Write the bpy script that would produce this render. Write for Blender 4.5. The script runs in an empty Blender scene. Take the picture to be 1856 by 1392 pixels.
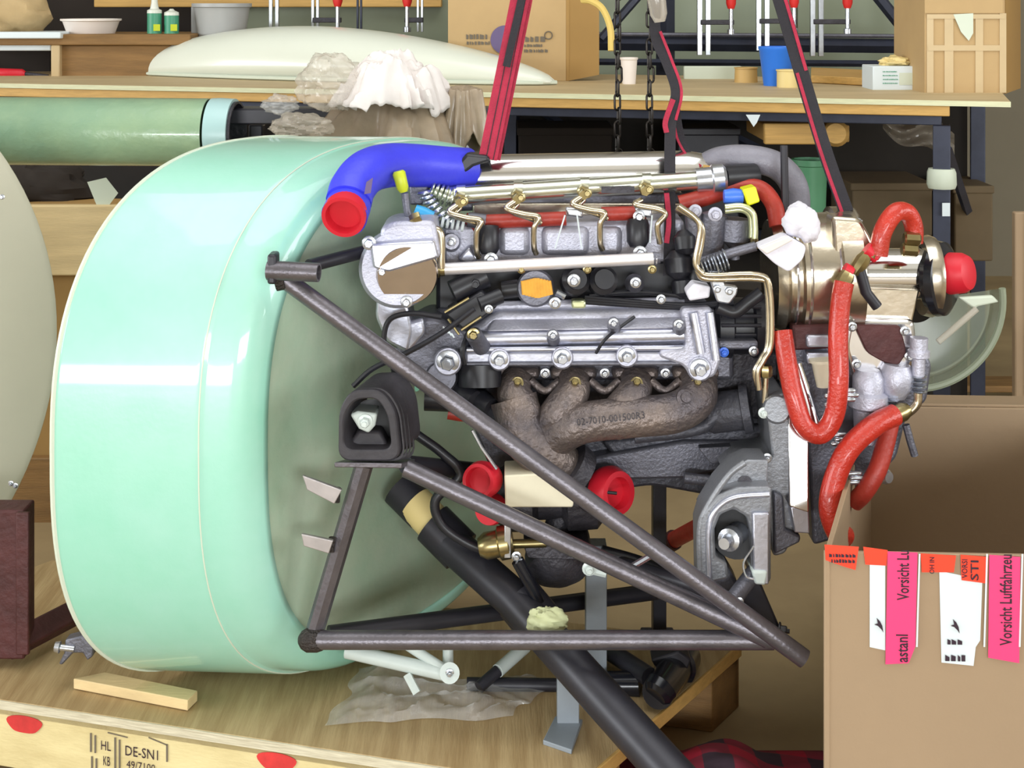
import bpy, bmesh, math, random
from mathutils import Vector, Matrix, noise
random.seed(7)
SC = bpy.context.scene
COL = SC.collection
R = math.radians

# ---------------------------------------------------------------- camera
F = 2600.0            # focal length in pixels of the 1856 x 1392 frame
ZC = 1.02             # camera height
cam_d = bpy.data.cameras.new('camera')
cam_d.sensor_width = 36.0
cam_d.lens = 36.0 * F / 1856.0
cam_d.shift_y = -696.0 / 1856.0
cam_d.clip_start = 0.02
cam = bpy.data.objects.new('camera', cam_d)
COL.objects.link(cam)
cam.location = (0, 0, ZC)
cam.rotation_euler = (R(90), 0, 0)
SC.camera = cam

# ---------------------------------------------------------------- light
SC.view_settings.view_transform = 'Standard'
SC.view_settings.look = 'None'
SC.view_settings.gamma = 1.0
SC.view_settings.exposure = 0.1
world = bpy.data.worlds.new('world')
SC.world = world
world.use_nodes = True
world.node_tree.nodes['Background'].inputs[0].default_value = (0.80, 0.86, 1.0, 1)
world.node_tree.nodes['Background'].inputs[1].default_value = 0.4

def area(name, loc, rot, sx, sy, power, col=(1, 1, 1)):
    l = bpy.data.lights.new(name, 'AREA')
    l.shape = 'RECTANGLE'; l.size = sx; l.size_y = sy; l.energy = power; l.color = col
    o = bpy.data.objects.new(name, l); COL.objects.link(o)
    o.location = loc; o.rotation_euler = rot
    return o
# daylight through the window band of the left wall, a window behind the camera and the roof light
area('daylight_left', (-4.40, 0.6, 1.5), (0, R(-90), 0), 1.2, 4.0, 150, (0.93, 0.97, 1.0))
area('fill_right', (4.40, 0.0, 1.6), (0, R(90), 0), 1.2, 3.0, 85, (0.95, 0.98, 1.0))  # unseen fill added to brighten the firewall, no window known there
area('highlight_strip_rear', (-1.8, -3.9, 0.46), (R(90), 0, 0), 2.8, 0.55, 120, (0.93, 0.97, 1.0))  # unseen low strip, shaped and placed to put the bright band on the shell
area('daylight_rear_b', (1.5, -3.9, 1.10), (R(90), 0, 0), 2.2, 0.8, 110, (0.93, 0.97, 1.0))
area('roof_light', (0.2, 1.2, 3.70), (0, 0, 0), 3.2, 2.4, 62, (0.95, 0.98, 1.0))

# ---------------------------------------------------------------- helpers
def lin(c):
    c = c / 255.0
    return c / 12.92 if c <= 0.04045 else ((c + 0.055) / 1.055) ** 2.4
def rgb(r, g, b): return (lin(r), lin(g), lin(b), 1.0)

def P(x, y, d): return Vector(((x - 928.0) * d / F, d, ZC - y * d / F))
def on_z(x, y, z):                       # the point of a level plane seen at a pixel
    d = (ZC - z) * F / y
    return P(x, y, d)

MATS = {}
def mat(name, c, rough=0.5, metal=0.0, var=0.0, scale=12.0, bump=0.0, bscale=60.0, c2=None, alpha=1.0,
        trans=0.0, coat=0.0, spec=0.5, stretch=None, rotz=0.0, sss=0.0):
    m = bpy.data.materials.new(name); m.use_nodes = True
    nt = m.node_tree; bs = nt.nodes['Principled BSDF']
    col = rgb(*c)
    bs.inputs['Base Color'].default_value = col
    bs.inputs['Roughness'].default_value = rough
    bs.inputs['Metallic'].default_value = metal
    bs.inputs['Alpha'].default_value = alpha
    bs.inputs['Transmission Weight'].default_value = trans
    bs.inputs['Coat Weight'].default_value = coat
    bs.inputs['Coat Roughness'].default_value = 0.07
    bs.inputs['Specular IOR Level'].default_value = spec
    tc = nt.nodes.new('ShaderNodeTexCoord'); mp = nt.nodes.new('ShaderNodeMapping')
    nt.links.new(tc.outputs['Object'], mp.inputs[0])
    mp.inputs['Rotation'].default_value = (0, 0, rotz)
    if stretch: mp.inputs['Scale'].default_value = stretch
    if var > 0 or c2:
        n = nt.nodes.new('ShaderNodeTexNoise'); n.inputs['Scale'].default_value = scale
        n.inputs['Detail'].default_value = 5; n.inputs['Roughness'].default_value = 0.6
        nt.links.new(mp.outputs[0], n.inputs['Vector'])
        rp = nt.nodes.new('ShaderNodeValToRGB')
        rp.color_ramp.elements[0].position = 0.34; rp.color_ramp.elements[1].position = 0.68
        if c2: a, b = rgb(*c2), col
        else:
            a = tuple(x * (1 - var) for x in col[:3]) + (1,)
            b = tuple(min(1, x * (1 + var)) for x in col[:3]) + (1,)
        rp.color_ramp.elements[0].color = a; rp.color_ramp.elements[1].color = b
        nt.links.new(n.outputs['Fac'], rp.inputs['Fac'])
        nt.links.new(rp.outputs['Color'], bs.inputs['Base Color'])
    if bump > 0:
        n2 = nt.nodes.new('ShaderNodeTexNoise'); n2.inputs['Scale'].default_value = bscale
        n2.inputs['Detail'].default_value = 4
        nt.links.new(mp.outputs[0], n2.inputs['Vector'])
        bp = nt.nodes.new('ShaderNodeBump'); bp.inputs['Strength'].default_value = bump
        bp.inputs['Distance'].default_value = 0.01
        nt.links.new(n2.outputs['Fac'], bp.inputs['Height'])
        nt.links.new(bp.outputs[0], bs.inputs['Normal'])
    MATS[name] = m
    return m

class MB:
    def __init__(s): s.v = []; s.f = []
    def add(s, verts, faces):
        b = len(s.v); s.v += [Vector(p) for p in verts]
        s.f += [tuple(b + i for i in f) for f in faces]
        return s
    def hexa(s, q, off):                  # closed prism: polygon q pushed along off
        n = len(q); q = [Vector(p) for p in q]; off = Vector(off)
        fs = [tuple(range(n)), tuple(range(2 * n - 1, n - 1, -1))]
        for i in range(n):
            j = (i + 1) % n
            fs.append((j, i, i + n, j + n))
        return s.add(q + [p + off for p in q], fs)
    def box(s, lo, hi):
        x0, y0, z0 = lo; x1, y1, z1 = hi
        return s.hexa([(x0, y0, z0), (x1, y0, z0), (x1, y0, z1), (x0, y0, z1)], (0, y1 - y0, 0))
    def tube(s, pts, r, seg=14, caps=True, flat=1.0):
        pts = [Vector(p) for p in pts]; n = len(pts)
        rs = r if isinstance(r, (list, tuple)) else [r] * n
        tg = []
        for i in range(n):
            t = pts[min(i + 1, n - 1)] - pts[max(i - 1, 0)]
            tg.append(t.normalized())
        up = Vector((0, 0, 1)) if abs(tg[0].z) < 0.9 else Vector((0, 1, 0))
        u = (up - tg[0] * up.dot(tg[0])).normalized()
        vs = []; fs = []
        for i in range(n):
            u = (u - tg[i] * u.dot(tg[i]))
            u = u.normalized() if u.length > 1e-6 else tg[i].orthogonal().normalized()
            w = tg[i].cross(u)
            for k in range(seg):
                a = 2 * math.pi * k / seg
                vs.append(pts[i] + u * (math.cos(a) * rs[i]) + w * (math.sin(a) * rs[i] * flat))
        for i in range(n - 1):
            for k in range(seg):
                k2 = (k + 1) % seg
                fs.append((i * seg + k, i * seg + k2, (i + 1) * seg + k2, (i + 1) * seg + k))
        if caps:
            fs.append(tuple(range(seg - 1, -1, -1)))
            fs.append(tuple((n - 1) * seg + k for k in range(seg)))
        return s.add(vs, fs)
    def lathe(s, p0, p1, prof, seg=28):   # prof: (t along p0-p1 from 0 to 1, radius)
        p0 = Vector(p0); p1 = Vector(p1); ax = (p1 - p0)
        t0 = ax.normalized(); u = t0.orthogonal().normalized(); w = t0.cross(u)
        vs = []; fs = []
        for (t, r) in prof:
            c = p0 + ax * t
            for k in range(seg):
                a = 2 * math.pi * k / seg
                vs.append(c + (u * math.cos(a) + w * math.sin(a)) * max(r, 1e-5))
        n = len(prof)
        for i in range(n - 1):
            for k in range(seg):
                k2 = (k + 1) % seg
                fs.append((i * seg + k, i * seg + k2, (i + 1) * seg + k2, (i + 1) * seg + k))
        fs.append(tuple(range(seg - 1, -1, -1)))
        fs.append(tuple((n - 1) * seg + k for k in range(seg)))
        return s.add(vs, fs)
    def grid(s, fn, nu, nv, wrap_u=False):
        vs = []; fs = []
        for j in range(nv + 1):
            for i in range(nu if wrap_u else nu + 1):
                vs.append(fn(i / nu, j / nv))
        w = nu if wrap_u else nu + 1
        for j in range(nv):
            for i in range(nu):
                i2 = (i + 1) % w if wrap_u else i + 1
                fs.append((j * w + i, j * w + i2, (j + 1) * w + i2, (j + 1) * w + i))
        return s.add(vs, fs)

def top_loc(o):
    while o.parent: o = o.parent
    return o.location
def build(name, mb, m, parent=None, bevel=0.0, solid=0.0, angle=38, kind=None, seg=2, outward=True, sub=0):
    off = top_loc(parent) if parent else Vector((0, 0, 0))
    me = bpy.data.meshes.new(name)
    me.from_pydata([tuple(v - off) for v in mb.v], [], mb.f)
    if outward:
        bm = bmesh.new(); bm.from_mesh(me)
        bmesh.ops.recalc_face_normals(bm, faces=bm.faces); bm.to_mesh(me); bm.free()
    me.materials.append(m if not isinstance(m, str) else MATS[m])
    for p in me.polygons: p.use_smooth = True
    me.set_sharp_from_angle(angle=R(angle))
    o = bpy.data.objects.new(name, me); COL.objects.link(o)
    if parent: o.parent = parent
    if kind: o['kind'] = kind
    if solid:
        md = o.modifiers.new('thickness', 'SOLIDIFY'); md.thickness = solid; md.offset = 0
    if bevel:
        md = o.modifiers.new('bevel', 'BEVEL'); md.width = bevel; md.segments = seg
        md.limit_method = 'ANGLE'; md.angle_limit = R(40); md.harden_normals = False
    if sub:
        md = o.modifiers.new('sub', 'SUBSURF'); md.levels = sub; md.render_levels = sub
    return o
def tag(o, label, cat, group=None):
    o['label'] = label; o['category'] = cat
    if group: o['group'] = group
    return o
def thing(name, loc, label, cat, group=None):
    e = bpy.data.objects.new(name, None); COL.objects.link(e)
    e.empty_display_size = 0.05
    e.location = loc
    return tag(e, label, cat, group)
def struct(name, mb, m, bevel=0.0):
    o = build(name, mb, m, None, bevel); o['kind'] = 'structure'; return o

def cat(pts, n=6):                        # smooth curve through points
    pts = [Vector(p) for p in pts]
    if len(pts) < 3: return pts
    q = [pts[0] * 2 - pts[1]] + pts + [pts[-1] * 2 - pts[-2]]
    out = []
    for i in range(1, len(q) - 2):
        a, b, c, d = q[i - 1], q[i], q[i + 1], q[i + 2]
        for k in range(n):
            t = k / n
            out.append(0.5 * ((2 * b) + (c - a) * t + (2 * a - 5 * b + 4 * c - d) * t * t + (3 * b - a - 3 * c + d) * t ** 3))
    out.append(pts[-1])
    return out
def PP(pts, d=None): return [P(p[0], p[1], p[2] if len(p) > 2 else d) for p in pts]
def T(name, pts, r, m, parent, d=None, sm=True, seg=14, n=7, flat=1.0):
    q = PP(pts, d)
    dm = sum(v.y for v in q) / len(q)
    if sm: q = cat(q, n)
    return build(name, MB().tube(q, r * dm / F, seg, True, flat), m, parent)
def L(name, a, b, prof, m, parent, seg=28, bevel=0.0):
    d = (a[2] + b[2]) / 2
    return build(name, MB().lathe(P(*a), P(*b), [(t, r * d / F) for t, r in prof], seg), m, parent, bevel)
def X(name, poly, d, depth, m, parent, bevel=0.003, seg=2):
    return build(name, MB().hexa(PP(poly, d), (0, depth, 0)), m, parent, bevel, seg=seg)
def B(name, x0, y0, x1, y1, d, depth, m, parent, bevel=0.003):
    return X(name, [(x0, y1), (x1, y1), (x1, y0), (x0, y0)], d, depth, m, parent, bevel)
def rpoly(pts, r, n=4):                   # round the corners of a pixel polygon
    out = []; N = len(pts)
    for i in range(N):
        p0 = Vector(pts[i - 1][:2]); p1 = Vector(pts[i][:2]); p2 = Vector(pts[(i + 1) % N][:2])
        a = (p0 - p1); b = (p2 - p1)
        rr = min(r, a.length * 0.45, b.length * 0.45)
        s = p1 + a.normalized() * rr; e = p1 + b.normalized() * rr
        for k in range(n + 1):
            t = k / n
            q = s * (1 - t) ** 2 + p1 * (2 * t * (1 - t)) + e * t * t
            out.append((q.x, q.y))
    return out
_bolt = {}
def bolt(x, y, d, r, m, parent, aim=(0, -1, 0), name='bolt'):
    if m not in _bolt:
        mb = MB()
        mb.lathe((0, 0, 0), (0, 0, 1), [(0, 1.0), (0.18, 1.0), (0.22, 0.92)], 16)
        mb.lathe((0, 0, 0.2), (0, 0, 1), [(0, 0.66), (0.8, 0.66), (1.0, 0.54)], 6)
        mb.lathe((0, 0, 0.9), (0, 0, 1.35), [(0, 0.34), (1.0, 0.30)], 8)
        o = build('bolt', mb, m, None); _bolt[m] = o.data
        bpy.data.objects.remove(o)
    o = bpy.data.objects.new(name, _bolt[m]); COL.objects.link(o); o.parent = parent
    s = r * d / F
    p = P(x, y, d) - top_loc(parent)
    o.matrix_local = Matrix.Translation(p) @ Vector(aim).to_track_quat('Z', 'Y').to_matrix().to_4x4() @ Matrix.Scale(s, 4)
    return o
def strokes(mb, o, u, v, w, h, rng, n):   # a printed line too small to read: irregular dashes
    x = 0
    while x < w:
        l = rng.uniform(.3, .9) * h
        p = o + u * x
        mb.add([p, p + u * l, p + u * l + v * h * rng.uniform(.6, 1), p + v * h], [(0, 1, 2, 3)])
        x += l + h * rng.uniform(.15, .4)
def text(s, m, parent, o, u, v, size, width=None, name='lettering', bold=0.0):
    cu = bpy.data.curves.new('t', 'FONT'); cu.body = s; cu.size = 1.0; cu.offset = bold; cu.resolution_u = 2
    ob = bpy.data.objects.new('t', cu); COL.objects.link(ob)
    dg = bpy.context.evaluated_depsgraph_get()
    me = bpy.data.meshes.new_from_object(ob.evaluated_get(dg))
    bpy.data.objects.remove(ob)
    xs = [q.co.x for q in me.vertices]; wd = max(xs) - min(xs); x0 = min(xs)
    kx = (width / wd) if width else size
    off = top_loc(parent)
    u = Vector(u).normalized(); v = Vector(v).normalized()
    for q in me.vertices:
        q.co = o + u * ((q.co.x - x0) * kx) + v * (q.co.y * size) - off
    me.materials.clear(); me.materials.append(MATS[m])
    ob = bpy.data.objects.new(name, me); COL.objects.link(ob); ob.parent = parent
    return ob
def blob(c, rx, ry, rz, amp, freq, nu=90, nv=56, seed=0, bottom=None):   # crumpled cloth or film: soft lumps with creases
    c = Vector(c); s = Vector((seed * 3.7, seed * 1.3, seed * 7.1))
    def fn(u, v):
        a = 2 * math.pi * u; b = math.pi * (v * 0.998 + 0.001)
        n = Vector((math.cos(a) * math.sin(b), math.sin(a) * math.sin(b), math.cos(b)))
        q = n * freq + s
        w = q + Vector((noise.noise(q * 1.7), noise.noise(q * 1.7 + Vector((9, 0, 0))), 0)) * .5
        k = 1 + amp * (noise.noise(q * .9) * .9 + .7 * (.35 - abs(noise.noise(w * 1.6))) + .30 * (.3 - abs(noise.noise(w * 3.6))) + .22 * math.sin(5.5 * w.dot(Vector((.6, .3, .75))) + 3 * noise.noise(q)))
        p = Vector((n.x * rx * k, n.y * ry * k, n.z * rz * k)) + c
        if bottom is not None and p.z < bottom: p.z = bottom
        return p
    return MB().grid(fn, nu, nv, wrap_u=True)

def drape_mb(c, rx, ry, h, drop, folds, seed=0):      # a cloth thrown over a heap: domed top, hanging folded skirt
    c = Vector(c); sd = seed * 5.3
    def fn(u, v):
        t = 2 * math.pi * u
        q = Vector((math.cos(t) * 1.3 + sd, math.sin(t) * 1.3, 0))
        w = 1 + .45 * noise.noise(q) + .2 * noise.noise(q * 2.3 + Vector((0, 0, 8)))
        f = math.sin(folds * t + 9 * noise.noise(q * 1.2 + Vector((0, 0, 3)))) * .09 * (1 + 1.2 * noise.noise(q * 1.9 + Vector((4, 0, 0)))) + .07 * noise.noise(q * 4)
        rr = v ** .75 * w * (1 + f * v * v * 1.6)
        p = Vector((math.cos(t) * rr, math.sin(t) * rr, 0))
        z = h * (1 - v ** 2.2) - drop * max(0, v - .55) / .45 * (1 + 1.1 * noise.noise(q * 1.1 + Vector((7, 0, 0))))
        z += .55 * h * noise.noise(Vector((p.x * 2.2 + sd, p.y * 2.2, 1))) * (1 - v * .5) + .4 * h * (.3 - abs(noise.noise(Vector((p.x * 5 + sd, p.y * 5, 2))))) 
        return c + Vector((p.x * rx, p.y * ry, z))
    return MB().grid(fn, 110, 34, wrap_u=True)

# ---------------------------------------------------------------- materials
mat('skin_green', (150, 214, 190), 0.36, 0, 0.10, 5.0, 0.03, 120, c2=(168, 220, 204), spec=0.6, coat=0.9)
mat('firewall_green', (178, 190, 168), 0.55, 0, 0.10, 7.0, 0.08, 60, c2=(158, 186, 160))
mat('rim_pale', (206, 214, 196), 0.5)
mat('boom_green', (150, 176, 140), 0.28, 0, 0.1, 6, 0.25, 40, c2=(128, 160, 132), coat=0.6)
mat('boom_band', (168, 200, 200), 0.3)
mat('panel_white', (196, 192, 172), 0.5, 0, 0.04, 4)
mat('frame_steel', (112, 108, 114), 0.36, 0.7, 0.16, 30, 0.08, 200)
mat('frame_black', (46, 45, 52), 0.42, 0.2, 0.15, 20)
mat('tab_steel', (182, 176, 176), 0.35, 0.7, 0.1, 40)
mat('weld', (66, 60, 58), 0.5, 0.6, 0.3, 90, 0.6, 300)
mat('rubber', (52, 49, 54), 0.55, 0, 0.2, 30, 0.1, 80)
mat('rubber_dark', (26, 25, 29), 0.5, 0, 0.2, 30)
mat('alu', (200, 202, 216), 0.34, 0.85, 0.08, 30, 0.04, 200)
mat('alu_cast', (188, 188, 202), 0.45, 0.5, 0.10, 40, 0.15, 320)
mat('alu_dark', (112, 112, 122), 0.45, 0.6, 0.18, 25, 0.15, 250)
mat('alu_polish', (232, 230, 230), 0.17, 1.0, 0.04, 14)
mat('alu_warm', (204, 194, 176), 0.24, 0.95, 0.12, 20, 0.05, 60)
mat('chrome', (238, 238, 240), 0.10, 1.0)
mat('chrome_dull', (190, 176, 164), 0.22, 1.0, 0.08, 20)
mat('rail_white', (236, 232, 234), 0.38, 0.6, 0.04, 20)
mat('tape_pale', (190, 194, 150), 0.6, 0, 0.1, 30)
mat('zinc', (200, 204, 212), 0.26, 0.9, 0.15, 60)
mat('brass', (164, 150, 108), 0.28, 0.95, 0.15, 60)
mat('pipe_gold', (206, 194, 168), 0.22, 0.95, 0.1, 40)
mat('pipe_pale', (226, 232, 186), 0.25, 0.7)
mat('rail_silver', (218, 222, 208), 0.2, 0.95, 0.06, 30)
mat('iron_rust', (138, 124, 116), 0.42, 0.6, 0.2, 16, 0.35, 140, c2=(92, 86, 90))
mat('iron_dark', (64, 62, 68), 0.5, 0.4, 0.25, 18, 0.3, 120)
mat('block_grey', (82, 82, 90), 0.5, 0.45, 0.2, 14, 0.25, 120)
mat('mount_grey', (140, 142, 148), 0.42, 0.5, 0.08, 30, 0.12, 260)
mat('black_plastic', (34, 34, 40), 0.38, 0, 0.2, 30)
mat('black_gloss', (26, 27, 34), 0.2, 0.1)
mat('blue_hose', (62, 66, 222), 0.42, 0, 0.06, 20, 0.05, 200)
mat('red_cap', (206, 30, 48), 0.45, 0, 0.05, 20)
mat('red_hose', (184, 48, 34), 0.30, 0, 0.12, 30, 0.22, 240, coat=0.3)
mat('red_hose_dull', (166, 52, 40), 0.42, 0, 0.12, 30, 0.1, 160)
mat('grey_hose', (128, 126, 136), 0.42, 0, 0.1, 40, 0.15, 300)
mat('cream', (226, 218, 192), 0.5, 0, 0.05, 20)
mat('orange_cap', (226, 164, 60), 0.45, 0, 0.1, 60)
mat('yellow_cap', (222, 222, 22), 0.4)
mat('lime_cap', (196, 208, 44), 0.4)
mat('blue_plug', (64, 116, 226), 0.35)
mat('cyan_plug', (60, 170, 226), 0.35)
mat('white_cloth', (226, 224, 234), 0.75, 0, 0.03, 10, 0.3, 60)
mat('maroon_steel', (78, 40, 40), 0.55, 0.2, 0.25, 20, 0.2, 80)
mat('white_paint', (204, 214, 210), 0.35, 0, 0.04, 20, coat=0.3)
mat('grey_paint', (142, 150, 158), 0.45, 0.1, 0.06, 20)
mat('under_shade', (44, 38, 32), 0.8, 0, 0.4, 3)  # dark tone that puts the shade under the bench into the colour
mat('plastic_clear', (226, 226, 224), 0.12, 0, 0, alpha=0.30, spec=0.9, bump=0.5, bscale=26)
mat('plastic_haze', (214, 204, 188), 0.18, 0, 0, alpha=0.4, spec=0.9, bump=0.2, bscale=30)
mat('fairing_clear', (176, 184, 162), 0.2, 0, 0, alpha=0.5, spec=0.7)
mat('brown_wrap', (160, 142, 120), 0.4, 0, 0.15, 14, 0.2, 40, coat=0.4)
mat('rag_white', (228, 220, 216), 0.8, 0, 0.04, 12, 0.1, 80)
mat('ply_top', (192, 166, 122), 0.55, 0, 0.14, 5, 0.12, 30, c2=(164, 136, 94), stretch=(14, 1.0, 1), rotz=R(34))
mat('ply_front', (226, 210, 158), 0.6, 0, 0.08, 4, 0.1, 40, c2=(206, 188, 136), stretch=(1.0, 8, 8))
mat('ply_edge', (224, 216, 190), 0.6, 0, 0.15, 8, 0.2, 60, c2=(186, 176, 150), stretch=(1, 10, 60))
mat('wood_light', (222, 196, 146), 0.6, 0, 0.1, 6, 0.1, 50, stretch=(1, 6, 10))
mat('wood_dark', (134, 100, 56), 0.65, 0, 0.2, 6, 0.15, 50, stretch=(1, 6, 10))
mat('bench_wood', (206, 184, 142), 0.6, 0, 0.08, 4, 0.08, 40, c2=(188, 166, 126), stretch=(1, 6, 6))
mat('bench_edge', (204, 162, 92), 0.6, 0, 0.12, 8, 0.1, 40, stretch=(1, 8, 20))
mat('bench_ply', (214, 214, 176), 0.6, 0, 0.1, 8, 0.1, 40, stretch=(1, 8, 40))
mat('bench_steel', (58, 62, 78), 0.5, 0.3, 0.15, 20)
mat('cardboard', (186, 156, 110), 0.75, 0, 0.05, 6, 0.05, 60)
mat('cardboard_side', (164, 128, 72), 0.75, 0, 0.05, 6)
mat('cardboard_grey', (160, 136, 108), 0.75, 0, 0.05, 3, 0.04, 60)
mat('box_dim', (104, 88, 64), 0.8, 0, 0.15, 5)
mat('tape_tan', (196, 172, 130), 0.35, 0, 0.05, 10)
mat('stick_orange', (255, 66, 34), 0.6)
mat('stick_pink', (252, 62, 122), 0.6)
mat('stick_white', (218, 228, 232), 0.5)
mat('ink', (44, 22, 40), 0.6)
mat('ink_grey', (108, 98, 84), 0.7)
mat('ink_violet', (104, 90, 128), 0.7)
mat('red_paint', (206, 52, 50), 0.6, 0, 0.2, 30)
mat('canopy_white', (222, 226, 212), 0.3, 0, 0.02, 3, coat=0.3)
mat('strap_red', (170, 30, 62), 0.7, 0, 0.15, 60, 0.2, 400)
mat('strap_black', (30, 26, 34), 0.7, 0, 0.15, 60, 0.2, 400)
mat('chain', (52, 48, 46), 0.4, 0.8, 0.3, 60)
mat('floor_mat', (168, 146, 108), 0.6, 0, 0.1, 2.5, 0.05, 30, c2=(140, 120, 88))
mat('wall_mat', (126, 118, 100), 0.8, 0, 0.06, 2)
mat('wall_light', (196, 194, 186), 0.8, 0, 0.04, 2)
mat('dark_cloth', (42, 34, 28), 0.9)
mat('sheet_green', (138, 146, 124), 0.5, 0, 0.06, 3)
mat('clamp_steel', (176, 180, 184), 0.3, 0.9, 0.1, 40)
mat('clamp_red', (214, 40, 36), 0.45)
mat('bucket_green', (96, 160, 120), 0.45, 0, 0.06, 10)
mat('cup_blue', (44, 120, 226), 0.4)
mat('cup_yellow', (228, 206, 142), 0.5)
mat('cup_white', (236, 226, 218), 0.45)
mat('cup_tan', (204, 168, 104), 0.55)
mat('cart_green', (70, 150, 118), 0.4)
mat('cart_white', (222, 226, 214), 0.4)
mat('bin_grey', (170, 170, 168), 0.4, 0, 0.05, 6)
mat('paper_sack', (190, 164, 120), 0.8, 0, 0.08, 10, 0.3, 30)
mat('twine', (214, 186, 104), 0.8)
# ================================================================ the hall
struct('floor', MB().box((-4.6, -4.1, -0.05), (4.6, 5.4, 0.0)), 'floor_mat')
struct('wall_back', MB().box((-4.6, 5.3, 0.0), (4.6, 5.4, 3.9)), 'wall_mat')
struct('wall_left', MB().box((-4.6, -4.1, 0.0), (-4.5, 5.3, 3.9)), 'wall_light')
struct('wall_right', MB().box((4.5, -4.1, 0.0), (4.6, 5.3, 3.9)), 'wall_light')
struct('wall_front', MB().box((-4.5, -4.1, 0.0), (4.5, -4.0, 3.9)), 'wall_light')
struct('ceiling', MB().box((-4.6, -4.1, 3.8), (4.6, 5.4, 3.9)), 'wall_light')

# ================================================================ work bench
BZ = 0.82
ba = on_z(-260, 146, BZ); bb = on_z(1832, 184, BZ)
bu = (bb - ba).normalized(); bv = Vector((-bu.y, bu.x, 0)); BL = (bb - ba).length; BD = 0.80
def BP(t, w, z): return ba + bu * t + bv * w + Vector((0, 0, z - BZ))
def bbox(mb, t0, t1, w0, w1, z0, z1):
    return mb.hexa([BP(t0, w0, z0), BP(t1, w0, z0), BP(t1, w0, z1), BP(t0, w0, z1)], bv * (w1 - w0))
bench = thing('work_bench', BP(BL / 2, BD / 2, 0), 'long plywood workbench on a dark steel frame behind the engine', 'workbench')
build('top', bbox(MB(), 0, BL, 0, BD, BZ - 0.011, BZ), 'bench_wood', bench, 0.002)
build('top_edge', bbox(MB(), 0, BL, -0.004, 0.0, BZ - 0.011, BZ - 0.0005), 'bench_ply', bench)
build('front_board', bbox(MB(), 0, BL - 0.115, 0.0, 0.03, BZ - 0.032, BZ - 0.0112), 'bench_edge', bench, 0.002)
build('front_rail', bbox(MB(), 0.0, BL - 0.13, 0.02, 0.06, BZ - 0.052, BZ - 0.0325), 'bench_steel', bench, 0.002)
for t in (0.5, 1.52, BL - 0.147):
    build('leg', bbox(MB(), t, t + 0.034, 0.02, 0.054, 0, BZ - 0.052), 'bench_steel', bench, 0.002)
for t in (0.5, 1.5, BL - 0.055):
    build('leg', bbox(MB(), t, t + 0.034, 0.60, 0.634, 0, BZ - 0.02), 'bench_steel', bench, 0.002)
build('back_rail', bbox(MB(), 0.0, BL - 0.03, 0.604, 0.63, 0.42, 0.45), 'bench_steel', bench, 0.002)
build('end_rail', bbox(MB(), BL - 0.14, BL - 0.115, 0.054, 0.62, 0.46, 0.49), 'bench_steel', bench, 0.002)
for a_, b_ in (((BL - 0.12, .06, BZ - .1), (BL - 0.05, .60, .48)), ((1.55, .62, BZ - .06), (2.05, .62, .45)), ((BL - .75, .62, BZ - .08), (BL - .2, .62, .48))):
    build('brace', MB().tube([BP(*a_), BP(*b_)], 0.011, 4), 'bench_steel', bench)
build('lower_shelf', bbox(MB(), 0.1, BL - 0.15, 0.10, 0.60, 0.40, 0.418), 'under_shade', bench, 0.002)
build('back_panel', bbox(MB(), -0.3, BL - 0.06, 0.66, 0.675, 0.0, BZ - 0.03), 'under_shade', bench)  # dark board added to keep the space under the bench in shade
build('hanging_tag', MB().hexa([P(1352, 208, 2.93), P(1378, 208, 2.93), P(1372, 222, 2.93), P(1366, 230, 2.93)], (0, 0.002, 0)), 'stick_white', bench)
build('tape_wrap', MB().lathe(BP(BL - .130, .037, BZ - .18), BP(BL - .130, .037, BZ - .14), [(0, .027), (.2, .030), (.8, .029), (1, .026)], 10), 'rim_pale', bench)

B('white_mark', 1708, 368, 1722, 392, 2.86, .002, 'stick_white', bench, 0)
# steel rack and sheets behind the bench
RD = 3.95
rack = thing('storage_rack', P(1300, 1.02 * F / RD, RD), 'dark steel rack frame standing behind the right half of the workbench', 'rack')
T('rail', [(1076, 78), (1684, 84)], 13, 'bench_steel', rack, RD, False, 4)
T('rail', [(1080, 112), (1690, 116)], 6, 'bench_steel', rack, RD, False, 4)
T('rail', [(1080, 62), (1684, 66)], 4, 'alu_dark', rack, RD - .01, False, 8)
for x in (1206, 1660):
    T('post', [(x, -60), (x, 671)], 17, 'bench_steel', rack, RD + .03, False, 4)
T('brace', [(1588, -10), (1655, 74)], 11, 'bench_steel', rack, RD - .02, False, 6)
T('brace', [(1160, -10), (1090, 70)], 8, 'bench_steel', rack, RD - .02, False, 6)
for i, (x0, x1, lab) in enumerate(((430, 815, 'pale green sheet leaning behind the white fairing and its clamps'),
                                   (1000, 1200, 'pale green sheet standing behind the hanging chains'),
                                   (1215, 1440, 'pale green sheet behind the two clamps above the blue cup'),
                                   (1446, 1640, 'pale green sheet behind the clamp left of the rack post'))):
    o = B('panel_sheet', x0, -120, x1, 470 if i else 160, 4.25, 0.02, 'sheet_green', None, 0.002)
    tag(o, lab, 'sheet', 'pale green sheets behind the bench')
# cupboard that closes the dark left background
cb = thing('cupboard', P(220, 1.02 * F / 4.4, 4.4), 'dark open cupboard behind the left end of the workbench', 'cupboard')
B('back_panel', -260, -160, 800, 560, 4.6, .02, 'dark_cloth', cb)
B('side_panel', -260, -160, -240, 560, 4.2, .4, 'wood_dark', cb)
B('shelf_board', 170, -2, 800, 13, 4.2, .3, 'bench_edge', cb)
B('base_board', -240, 150, 800, 560, 4.25, .3, 'dark_cloth', cb)

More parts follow.
